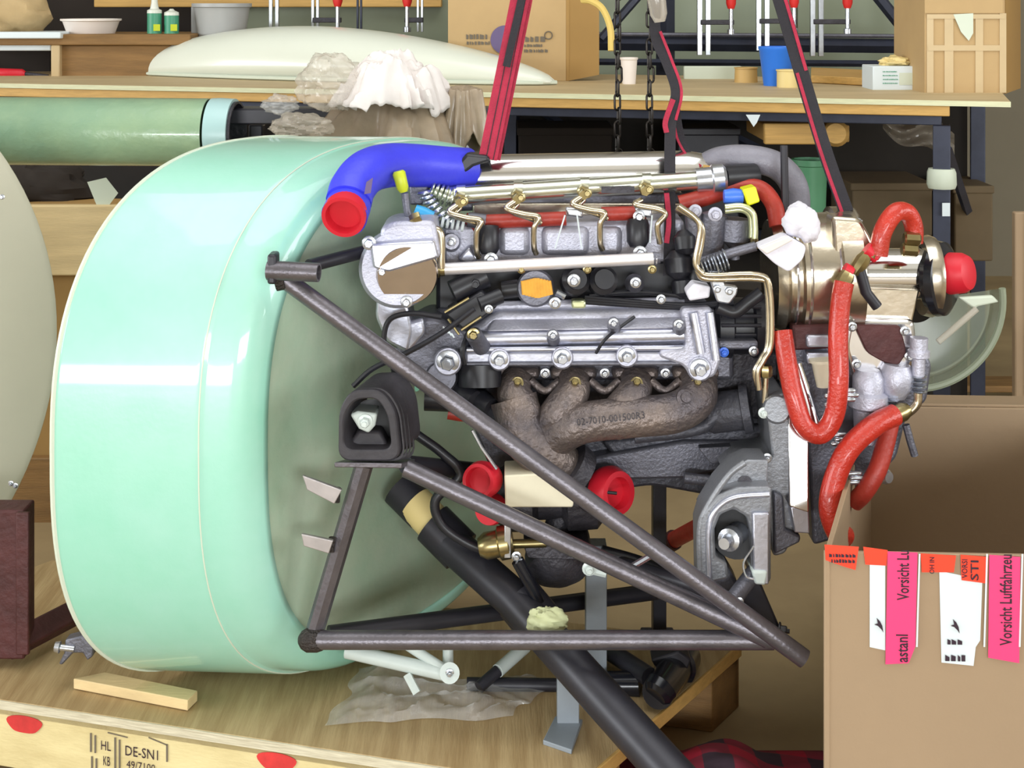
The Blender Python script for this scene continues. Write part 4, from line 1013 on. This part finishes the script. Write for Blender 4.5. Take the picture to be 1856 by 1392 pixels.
# --- brass lines at the left
L('union', (744, 400, 1.845), (762, 392, 1.845), [(0, 9), (.4, 12), (1, 10)], 'brass', E, 6); T('brass_line', [(744, 404), (742, 420), (762, 428), (788, 416), (800, 430), (800, 486)], 7, 'pipe_gold', E, 1.85, seg=10)
T('brass_line', [(748, 402), (768, 420), (784, 424), (792, 440), (791, 486)], 5, 'pipe_gold', E, 1.855, seg=10)
# --- red hoses on the upper bank
for a, b in (((874, 402), (1026, 396)), ((1090, 388), (1170, 386))): T('red_hose', [a, b], 13, 'red_hose_dull', E, 1.92, False, 16)
T('red_hose', [(842, 394), (858, 404), (866, 418)], 10, 'red_hose_dull', E, 1.93)
T('hose_sleeve', [(848, 398), (880, 402)], 14, 'alu_dark', E, 1.918, False)
for x in (1024, 1150): X('cable_tie', [(x, 376), (x + 30, 378), (x + 34, 396), (x + 4, 392)], 1.905, .01, 'zinc', E)
for (a, b) in (((1024, 390), (1006, 450)), ((1046, 390), (1054, 450)), ((1182, 390), (1178, 440))): T('tie_tail', [a, b], 1.6, 'stick_white', E, 1.89, False, 6)
bolt(1158, 392, 1.895, 11, 'zinc', E)
# --- blue charge hose with its red plug
bh = T('blue_hose', [(632, 366, 1.80), (640, 340, 1.82), (664, 312, 1.85), (702, 300, 1.89), (752, 300, 1.93), (806, 304, 1.96), (846, 306, 1.985)], 40, 'blue_hose', E, seg=28)
L('hose_lip', (632, 372, 1.80), (624, 392, 1.775), [(0, 41), (1, 42), (1, 38), (.2, 37)], 'blue_hose', bh, 32)
L('red_plug', (630, 378, 1.79), (622, 394, 1.768), [(0, 38), (.5, 41), (1, 40), (1, 33), (.45, 30)], 'red_cap', bh, 36)
X('label', [(664, 330), (676, 322), (672, 350), (660, 352)], 1.78, .001, 'ink_violet', bh, 0)
T('dipstick_tube', [(734, 350), (738, 382), (746, 404)], 7, 'alu_dark', E, 1.88); L('dipstick_cap', (722, 310, 1.85), (732, 348, 1.85), [(0, 9), (.1, 12), (.8, 11), (1, 7)], 'lime_cap', E, 10)
B('hose_bracket', 742, 336, 776, 372, 1.93, .04, 'alu_dark', E)
# --- right top: grey hose, castings, red hose, plugs
T('grey_hose', [(1272, 306, 2.0), (1308, 290, 1.99), (1360, 288, 1.98), (1410, 302, 1.98), (1440, 340, 1.99), (1444, 400, 2.0)], 25, 'grey_hose', E, seg=22)
T('gold_clip', [(1274, 304, 1.97), (1310, 310, 1.965)], 6, 'bench_edge', E, sm=False, seg=8)
T('red_hose', [(1232, 370, 1.93), (1270, 360, 1.93), (1330, 342, 1.94), (1376, 342, 1.94), (1402, 370, 1.93), (1410, 410, 1.92)], 16, 'red_hose_dull', E, seg=18)
L('blue_plug', (1312, 356, 1.90), (1346, 356, 1.90), [(0, 12), (.5, 15), (1, 13)], 'blue_plug', E, 10)
X('yellow_plug', rpoly([(1346, 344), (1370, 338), (1378, 366), (1356, 374)], 4), 1.885, .03, 'yellow_cap', E, .003)
for k in range(2): T('pale_line', [(1314, 376 + k * 6), (1344, 374 + k * 6), (1364 - k * 5, 386 + k * 4), (1368 - k * 6, 410), (1368 - k * 6, 432)], 6, 'pipe_pale', E, 1.88 + .01 * k, seg=10)
T('pale_line_end', [(1366, 430), (1368, 450)], 8, 'brass', E, 1.885, False)
for (x0, y0, x1, y1, r) in ((1256, 382, 1262, 470, 16), (1296, 390, 1284, 480, 24), (1332, 400, 1330, 440, 27)):
    L('casting', (x0, y0 - 6, 1.90), (x1, y1, 1.90), [(0, r * .5), (.05, r), (.9, r), (1, r * .7)], 'alu_dark', E, 24)
bolt(1296, 388, 1.876, 13, 'alu_cast', E); bolt(1260, 382, 1.88, 12, 'alu_cast', E)
L('casting_tip', (1330, 436, 1.90), (1332, 470, 1.90), [(0, 20), (.4, 9), (1, 9)], 'alu_dark', E, 16)
T('lever_rod', [(1264, 476, 1.86), (1370, 446, 1.855)], 9, 'alu_dark', E, sm=False, seg=10)
for x, y, r in ((1306, 474, 18), (1282, 480, 13)):
    for k in range(4): L('spring_coil', (x - 10 + k * 6, y + 5 - k * 3, 1.85), (x - 7 + k * 6, y + 4 - k * 3, 1.85), [(0, r), (.5, r + 2), (1, r)], 'zinc', E, 20)
X('lever_plate', rpoly([(1284, 492), (1314, 490), (1312, 516), (1338, 520), (1336, 534), (1322, 552), (1300, 548), (1290, 518)], 5), 1.845, .012, 'zinc', E, .002)
bolt(1300, 524, 1.842, 7, 'zinc', E); bolt(1322, 528, 1.842, 7, 'zinc', E)
X('white_block', rpoly([(1244, 530), (1258, 514), (1288, 520), (1286, 540), (1250, 546)], 4), 1.85, .03, 'white_cloth', E, .003)
for k in range(2):
    T('oil_pipe', [(1226 + k * 4, 376 - k * 3), (1256 + k * 3, 394), (1272 - k * 3, 412), (1272 - k * 6, 440), (1264 - k * 4, 476), (1266 + k * 4, 496 - k * 4), (1286, 506 - k * 7), (1374, 506 - k * 8), (1390 + k * 5, 524), (1392 + k * 6, 620), (1380 + k * 6, 650), (1368 + k * 6, 674), (1376, 706)], 5.5, 'pipe_gold', E, 1.845 - .004 * k, seg=10, n=5)
L('pipe_nut', (1388, 662, 1.845), (1388, 684, 1.845), [(0, 10), (.2, 12), (.8, 12), (1, 9)], 'brass', E, 6); T('oil_pipe', [(1388, 684), (1386, 730)], 6, 'pipe_gold', E, 1.85, False)
# --- black clutter behind strap and alternator
for (x, y, r) in ((1240, 440, 22), (1228, 480, 26), (1262, 500, 20), (1236, 520, 22)): L('wire_bundle', (x, y - r, 1.90), (x + 4, y + r, 1.89), [(0, r * .5), (.3, r), (.8, r * .9), (1, r * .4)], 'black_plastic', E, 12)
L('alternator', (1292, 590, 1.93), (1394, 590, 1.93), [(0, 40), (.06, 56), (.3, 58), (.34, 50), (.66, 50), (.7, 58), (.94, 56), (1, 40)], 'black_plastic', E, 36)
for k in range(5): T('alternator_rib', [(1308, 556 + k * 17), (1380, 556 + k * 17)], 3.5, 'frame_black', E, 1.888 + .004 * abs(k - 2), False, 8)
B('alternator_bracket', 1302, 618, 1374, 634, 1.875, .03, 'alu_dark', E); bolt(1312, 638, 1.87, 9, 'blue_plug', E); bolt(1366, 636, 1.87, 9, 'zinc', E)
T('black_hose', [(1300, 556), (1330, 566), (1356, 548), (1380, 530)], 12, 'black_plastic', E, 1.865)
B('shadow_block', 1290, 640, 1410, 760, 1.93, .12, 'iron_dark', E)  # dark filler block standing in for the shadow below the alternator
for (x, y) in ((1340, 730),): L('starter', (x - 60, y + 20, 1.91), (x + 20, y + 10, 1.90), [(0, 30), (.1, 36), (.8, 36), (.82, 44), (1, 42)], 'block_grey', E, 28)
T('heat_shield_fold', [(1150, 792), (1260, 778), (1300, 752)], 12, 'block_grey', E, 1.89)
# --- bell housing plate
bp_ = X('bell_housing', rpoly([(1388, 724), (1424, 712), (1432, 740), (1434, 900), (1440, 966), (1424, 1004), (1402, 1010), (1386, 910), (1310, 860), (1340, 836), (1400, 832)], 8), 1.84, .12, 'mount_grey', E, .004)
build('polished_edge', MB().hexa([P(1428, 716, 1.845), P(1440, 716, 1.845), P(1466, 790, 1.832), P(1466, 930, 1.806), P(1430, 918, 1.808)], (0, .08, 0)), 'alu_polish', E, .002)
X('plate_foot', [(1432, 918), (1466, 918), (1468, 968), (1440, 966)], 1.818, .06, 'alu', E, .002)
L('housing_pad', (1408, 742, 1.86), (1408, 742, 1.83), [(0, 26), (.8, 26), (1, 22)], 'mount_grey', bp_, 20)
bolt(1384, 748, 1.835, 10, 'white_paint', bp_); bolt(1390, 830, 1.836, 9, 'zinc', bp_)
# --- mount bracket with the arch
ob_ = [(1268, 1062), (1266, 960), (1276, 926), (1300, 898), (1338, 884), (1398, 882), (1398, 1056), (1362, 1056), (1362, 970), (1354, 938), (1330, 924), (1306, 934), (1296, 960), (1298, 1010), (1318, 1020), (1322, 1050)]
mk = X('mount_arch', ob_, 1.785, .06, 'mount_grey', E, .004)
X('arch_web', [(1270, 930), (1300, 880), (1330, 846), (1356, 834), (1392, 834), (1392, 884), (1330, 886), (1292, 906)], 1.81, .05, 'mount_grey', mk, .005)
T('arch_rib', [(1270, 1056), (1268, 960), (1282, 918), (1320, 862), (1350, 838)], 6, 'mount_grey', mk, 1.79)
T('arch_rib', [(1286, 1050), (1284, 964), (1296, 926), (1330, 902), (1394, 896)], 5, 'alu', mk, 1.784)
X('light_leg', [(1364, 930), (1394, 930), (1394, 1060), (1366, 1060)], 1.778, .05, 'alu', mk, .002)
X('leg_tip', [(1362, 1034), (1392, 1036), (1388, 1062), (1368, 1060)], 1.774, .05, 'white_paint', mk, .003)
L('recess', (1350, 876, 1.812), (1350, 876, 1.805), [(0, 14), (1, 13)], 'iron_dark', mk, 18)
L('through_bolt', (1350, 955, 1.84), (1312, 986, 1.76), [(0, 20), (.4, 20), (.45, 16), (.6, 16), (.62, 21), (.78, 20), (.8, 12), (1, 10)], 'zinc', mk, 16)
L('rubber_bush', (1334, 966, 1.90), (1334, 966, 1.81), [(0, 46), (1, 44)], 'rubber_dark', mk, 28)
X('lower_lug', rpoly([(1282, 1064), (1284, 1030), (1320, 1028), (1342, 1066), (1330, 1092), (1290, 1090)], 8), 1.80, .05, 'alu_dark', mk, .004)
X('side_slot', [(1402, 892), (1420, 900), (1424, 960), (1452, 972), (1450, 984), (1404, 1006)], 1.83, .04, 'alu_dark', E, .003)
T('thin_wire', [(1366, 990), (1348, 1020), (1352, 1044), (1366, 1050)], 1.8, 'zinc', E, 1.77, seg=6)
# --- turbo group
TB = P
L('turbo_body', (890, 900, 1.95), (1100, 890, 1.95), [(0, 40), (.15, 62), (.35, 64), (.4, 44), (.6, 44), (.65, 66), (.9, 64), (1, 40)], 'iron_dark', E, 32)
X('heat_plate', [(914, 862), (996, 858), (1040, 912), (1038, 920), (916, 920)], 1.835, .06, 'cream', E, .002)
L('red_plug', (884, 868, 1.87), (866, 872, 1.84), [(0, 30), (.6, 34), (1, 30), (1, 24), (.7, 22)], 'red_cap', E, 28)
L('red_plug', (896, 920, 1.90), (884, 926, 1.88), [(0, 26), (.6, 28), (1, 25)], 'red_cap', E, 28)
L('compressor_inlet', (1070, 888, 1.92), (1102, 890, 1.89), [(0, 40), (1, 44)], 'iron_dark', E, 28)
L('red_plug', (1098, 890, 1.892), (1122, 894, 1.872), [(0, 44), (.4, 46), (1, 38), (1, 28), (.5, 26)], 'red_cap', E, 32)
T('cap_slot', [(1096, 892, 1.862), (1118, 894, 1.862)], 3, 'rubber_dark', E, sm=False)
T('oil_return', [(1020, 930), (1010, 975), (1030, 1010)], 26, 'iron_dark', E, 1.95)
L('relief_valve', (868, 992, 1.88), (930, 980, 1.88), [(0, 16), (.2, 24), (.55, 24), (.6, 30), (.85, 30), (1, 22)], 'brass', E, 24)
B('valve_plate', 914, 952, 926, 1012, 1.86, .04, 'zinc', E, .001); bolt(936, 1008, 1.862, 9, 'zinc', E)
T('brass_stub', [(930, 986), (990, 984)], 8, 'brass', E, 1.88, False)
L('oil_pump', (1010, 1000, 1.93), (1018, 1056, 1.90), [(0, 60), (.5, 62), (.8, 46), (1, 22)], 'iron_dark', E, 28); X('pump_flange', rpoly([(948, 986), (1070, 996), (1076, 1016), (956, 1012)], 6), 1.88, .08, 'iron_dark', E, .004)
T('white_lever', [(1062, 1032, 1.84), (1098, 1040, 1.84)], 7, 'white_paint', E, sm=False, seg=8); bolt(1068, 1030, 1.832, 13, 'white_paint', E)
bolt(1036, 982, 1.86, 10, 'brass', E); bolt(1064, 996, 1.858, 9, 'zinc', E)
T('hydraulic_hose', [(938, 1016), (958, 1052), (976, 1092)], 12, 'black_gloss', E, 1.86, False); T('tie_clip', [(1140, 1030), (1178, 1008)], 6, 'zinc', E, 1.86, False, 8)
T('lower_pipe', [(1090, 1000), (1160, 1020), (1230, 1050)], 12, 'black_plastic', E, 1.93)
T('wire_cover', [(856, 780), (872, 810), (900, 850)], 3, 'zinc', E, 1.84, False, 6)
for (x, y) in ((880, 730), (850, 716), (900, 750)): L('hose_joint', (x - 20, y - 10, 1.89), (x + 10, y + 10, 1.87), [(0, 16), (.4, 22), (1, 18)], 'black_plastic', E, 16)
T('black_hose', [(770, 720), (820, 722), (880, 724)], 24, 'black_plastic', E, 1.92); T('red_hose', [(812, 748), (846, 752), (880, 744)], 12, 'red_hose_dull', E, 1.93)
# --- gearbox
g = L('gearbox', (1394, 496, 1.95), (1560, 492, 1.95), [(0, 96), (.10, 104), (.14, 96), (.26, 96), (.28, 108), (.66, 108), (.68, 118), (.90, 118), (.93, 100), (1, 60)], 'alu_warm', E, 64)
for k, x in enumerate((1424, 1448, 1500)): L('machined_ring', (x, 495, 1.95), (x + 5, 495, 1.95), [(0, 110), (.5, 112), (1, 110)], 'alu_polish', g, 64)
for a in range(10):
    an = a * .6283; bolt(1552, 492 + 96 * math.sin(an), 1.95 - math.cos(an) * .07, 8, 'zinc', g, (1, 0, 0))
L('prop_shaft', (1540, 496, 1.94), (1688, 496, 1.94), [(0, 58), (.08, 58), (.1, 46), (.86, 46), (.88, 56), (.95, 58), (1, 54)], 'chrome', E, 48)
L('shaft_flange', (1668, 500, 1.94), (1694, 500, 1.94), [(0, 70), (.6, 74), (1, 70)], 'alu_warm', E, 40)
L('black_disc', (1690, 504, 1.935), (1722, 506, 1.92), [(0, 62), (.3, 68), (.7, 66), (1, 50)], 'black_gloss', E, 44)
L('red_plug', (1712, 496, 1.925), (1760, 494, 1.90), [(0, 36), (.2, 38), (.7, 36), (.92, 30), (1, 20)], 'red_cap', E, 36)
X('gear_neck', rpoly([(1540, 520), (1668, 524), (1650, 600), (1548, 592)], 6), 1.90, .12, 'alu_warm', E, .005)
X('governor_body', rpoly([(1540, 576), (1658, 580), (1664, 640), (1640, 700), (1590, 716), (1548, 690), (1530, 630)], 12), 1.885, .12, 'alu_polish', E, .006)
X('governor_window', rpoly([(1548, 588), (1632, 590), (1644, 640), (1628, 664), (1600, 656), (1572, 640)], 8), 1.878, .01, 'maroon_steel', E, .003)
for (x, y) in ((1544, 592), (1640, 600), (1552, 660), (1648, 646)): bolt(x, y, 1.876, 9, 'zinc', E)
X('reduction_case', rpoly([(1424, 600), (1540, 590), (1556, 700), (1548, 900), (1510, 980), (1474, 990), (1464, 800)], 10), 1.90, .14, 'alu_dark', E, .006)
X('case_panel', rpoly([(1436, 590), (1510, 588), (1512, 632), (1440, 636)], 6), 1.885, .05, 'maroon_steel', E, .004)
for y in (608, 640): B('case_step', 1462, y, 1508, y + 22, 1.878, .04, 'alu', E, .003)
L('cream_cup', (1490, 650, 1.87), (1494, 700, 1.87), [(0, 24), (.1, 24), (.12, 20), (1, 14)], 'cream', E, 20)
T('polished_pipe', [(1438, 660, 1.87), (1456, 716, 1.865), (1474, 776, 1.86)], 16, 'chrome', E, sm=False)
X('accessory_case', rpoly([(1544, 690), (1640, 690), (1676, 640), (1690, 660), (1680, 730), (1646, 748), (1626, 830), (1560, 900), (1536, 860)], 12), 1.90, .12, 'alu_dark', E, .006)
L('oil_filter', (1574, 670, 1.875), (1572, 800, 1.875), [(0, 20), (.1, 28), (.3, 28), (.34, 36), (.5, 36), (.55, 26), (1, 24)], 'alu_cast', E, 24)
L('pump_body', (1626, 660, 1.88), (1620, 720, 1.88), [(0, 24), (.3, 32), (.7, 30), (1, 20)], 'alu_cast', E, 24)
for k in range(4):
    L('thread_ring', (1615, 716 + k * 7, 1.87), (1615, 719 + k * 7, 1.87), [(0, 12), (.5, 15), (1, 12)], 'zinc', E, 14); L('thread_ring', (1664, 680 + k * 9, 1.87), (1664, 684 + k * 9, 1.87), [(0, 13), (.5, 16), (1, 13)], 'zinc', E, 14)
L('sensor', (1666, 612, 1.87), (1664, 680, 1.87), [(0, 16), (.3, 16), (.35, 20), (.5, 20), (.55, 12), (1, 12)], 'alu_cast', E, 14)
T('elbow_pipe', [(1664, 712), (1662, 732), (1646, 748), (1626, 756)], 8, 'pipe_gold', E, 1.86, seg=12)
for (x, y) in ((1536, 716), (1508, 726), (1520, 796), (1548, 866)):
    for k in range(3): L('nut', (x - 14 + (k % 2) * 6, y - 8 + k * 8, 1.842), (x + 14 + (k % 2) * 6, y - 8 + k * 8, 1.842), [(0, 3), (.1, 5), (.9, 5), (1, 3)], 'zinc', E, 8)
L('drain_plug', (1600, 862, 1.86), (1612, 866, 1.85), [(0, 12), (.5, 14), (1, 10)], 'zinc', E, 16)
T('black_lever', [(1556, 480, 1.86), (1570, 530, 1.86), (1590, 556, 1.86)], 10, 'frame_black', E, sm=False);
L('brass_union', (1572, 460, 1.86), (1548, 496, 1.86), [(0, 10), (.3, 14), (.7, 13), (1, 9)], 'brass', E, 8); L('brass_union', (1596, 440, 1.86), (1580, 466, 1.86), [(0, 12), (.3, 15), (1, 13)], 'brass', E, 8)
T('red_collar', [(1570, 450), (1590, 466)], 13, 'red_cap', E, 1.86, False); T('red_collar', [(1530, 486), (1544, 494)], 11, 'red_cap', E, 1.858, False)
L('brass_union', (1538, 494, 1.855), (1524, 520, 1.852), [(0, 12), (.3, 15), (1, 14)], 'brass', E, 8)
for (x, y) in ((1652, 432), (1648, 452)): L('gold_nut', (x - 14, y, 1.87), (x + 16, y + 2, 1.87), [(0, 10), (.1, 13), (.9, 13), (1, 9)], 'brass', E, 8)
L('gearbox_lug', (1530, 380, 1.95), (1534, 420, 1.94), [(0, 20), (.3, 26), (1, 26)], 'alu_warm', E, 20)
X('gearbox_rib', rpoly([(1508, 392), (1560, 396), (1590, 450), (1560, 480), (1512, 470)], 10), 1.88, .04, 'alu_warm', E, .005)
# red silicone hoses on the gearbox
T('red_hose', [(1530, 512, 1.845), (1524, 545, 1.84), (1519, 610, 1.83), (1520, 690, 1.82), (1512, 752, 1.82), (1488, 786, 1.82), (1458, 772, 1.82), (1440, 722, 1.825), (1428, 664, 1.835), (1418, 600, 1.85)], 18, 'red_hose', E, seg=20)
T('red_hose', [(1622, 752, 1.85), (1586, 770, 1.835), (1540, 812, 1.82), (1514, 866, 1.815), (1504, 920, 1.81), (1516, 962, 1.815), (1530, 972, 1.83)], 20, 'red_hose', E, seg=20)
T('red_hose', [(1614, 762, 1.86), (1604, 806, 1.85), (1590, 852, 1.84), (1566, 892, 1.84), (1548, 910, 1.85)], 17, 'red_hose_dull', E, seg=20)
L('hose_ferrule', (1614, 756, 1.852), (1646, 742, 1.86), [(0, 17), (.7, 17), (1, 12)], 'brass', E, 20)
T('red_hose', [(1592, 462, 1.86), (1600, 420, 1.86), (1622, 386, 1.865), (1644, 386, 1.875), (1656, 410, 1.88), (1656, 440, 1.88)], 17, 'red_hose', E, seg=20)
T('grey_bracket', [(1642, 770, 1.87), (1650, 800, 1.87), (1658, 826, 1.87)], 7, 'alu_dark', E, sm=False, seg=8)
# white cloth wraps
wb_ = thing('white_wrap', P(1450, 430, 1.88), 'white cloth bundle stuffed on top of the gearbox', 'cloth')
build('cloth_bundle', blob(P(1450, 400, 1.86), .022, .03, .022, .18, 1.6, 40, 26, 2), 'white_cloth', wb_)
build('cloth_end', blob(P(1464, 408, 1.845), .015, .02, .022, .15, 1.8, 32, 22, 5), 'white_cloth', wb_)
wc = thing('white_cover', P(1425, 480, 1.86), 'white folded cover strapped to the end of the lever rod', 'cover')
X('cover', rpoly([(1372, 448), (1426, 426), (1462, 446), (1456, 470), (1430, 494), (1404, 478)], 8), 1.835, .03, 'white_cloth', wc, .004)
X('fold', [(1376, 450), (1428, 428), (1438, 436), (1390, 462)], 1.83, .01, 'rag_white', wc, .002)
T('support_rod', [(1421, 264, 1.93), (1424, 430, 1.93)], 7, 'frame_black', E, sm=False, seg=8)
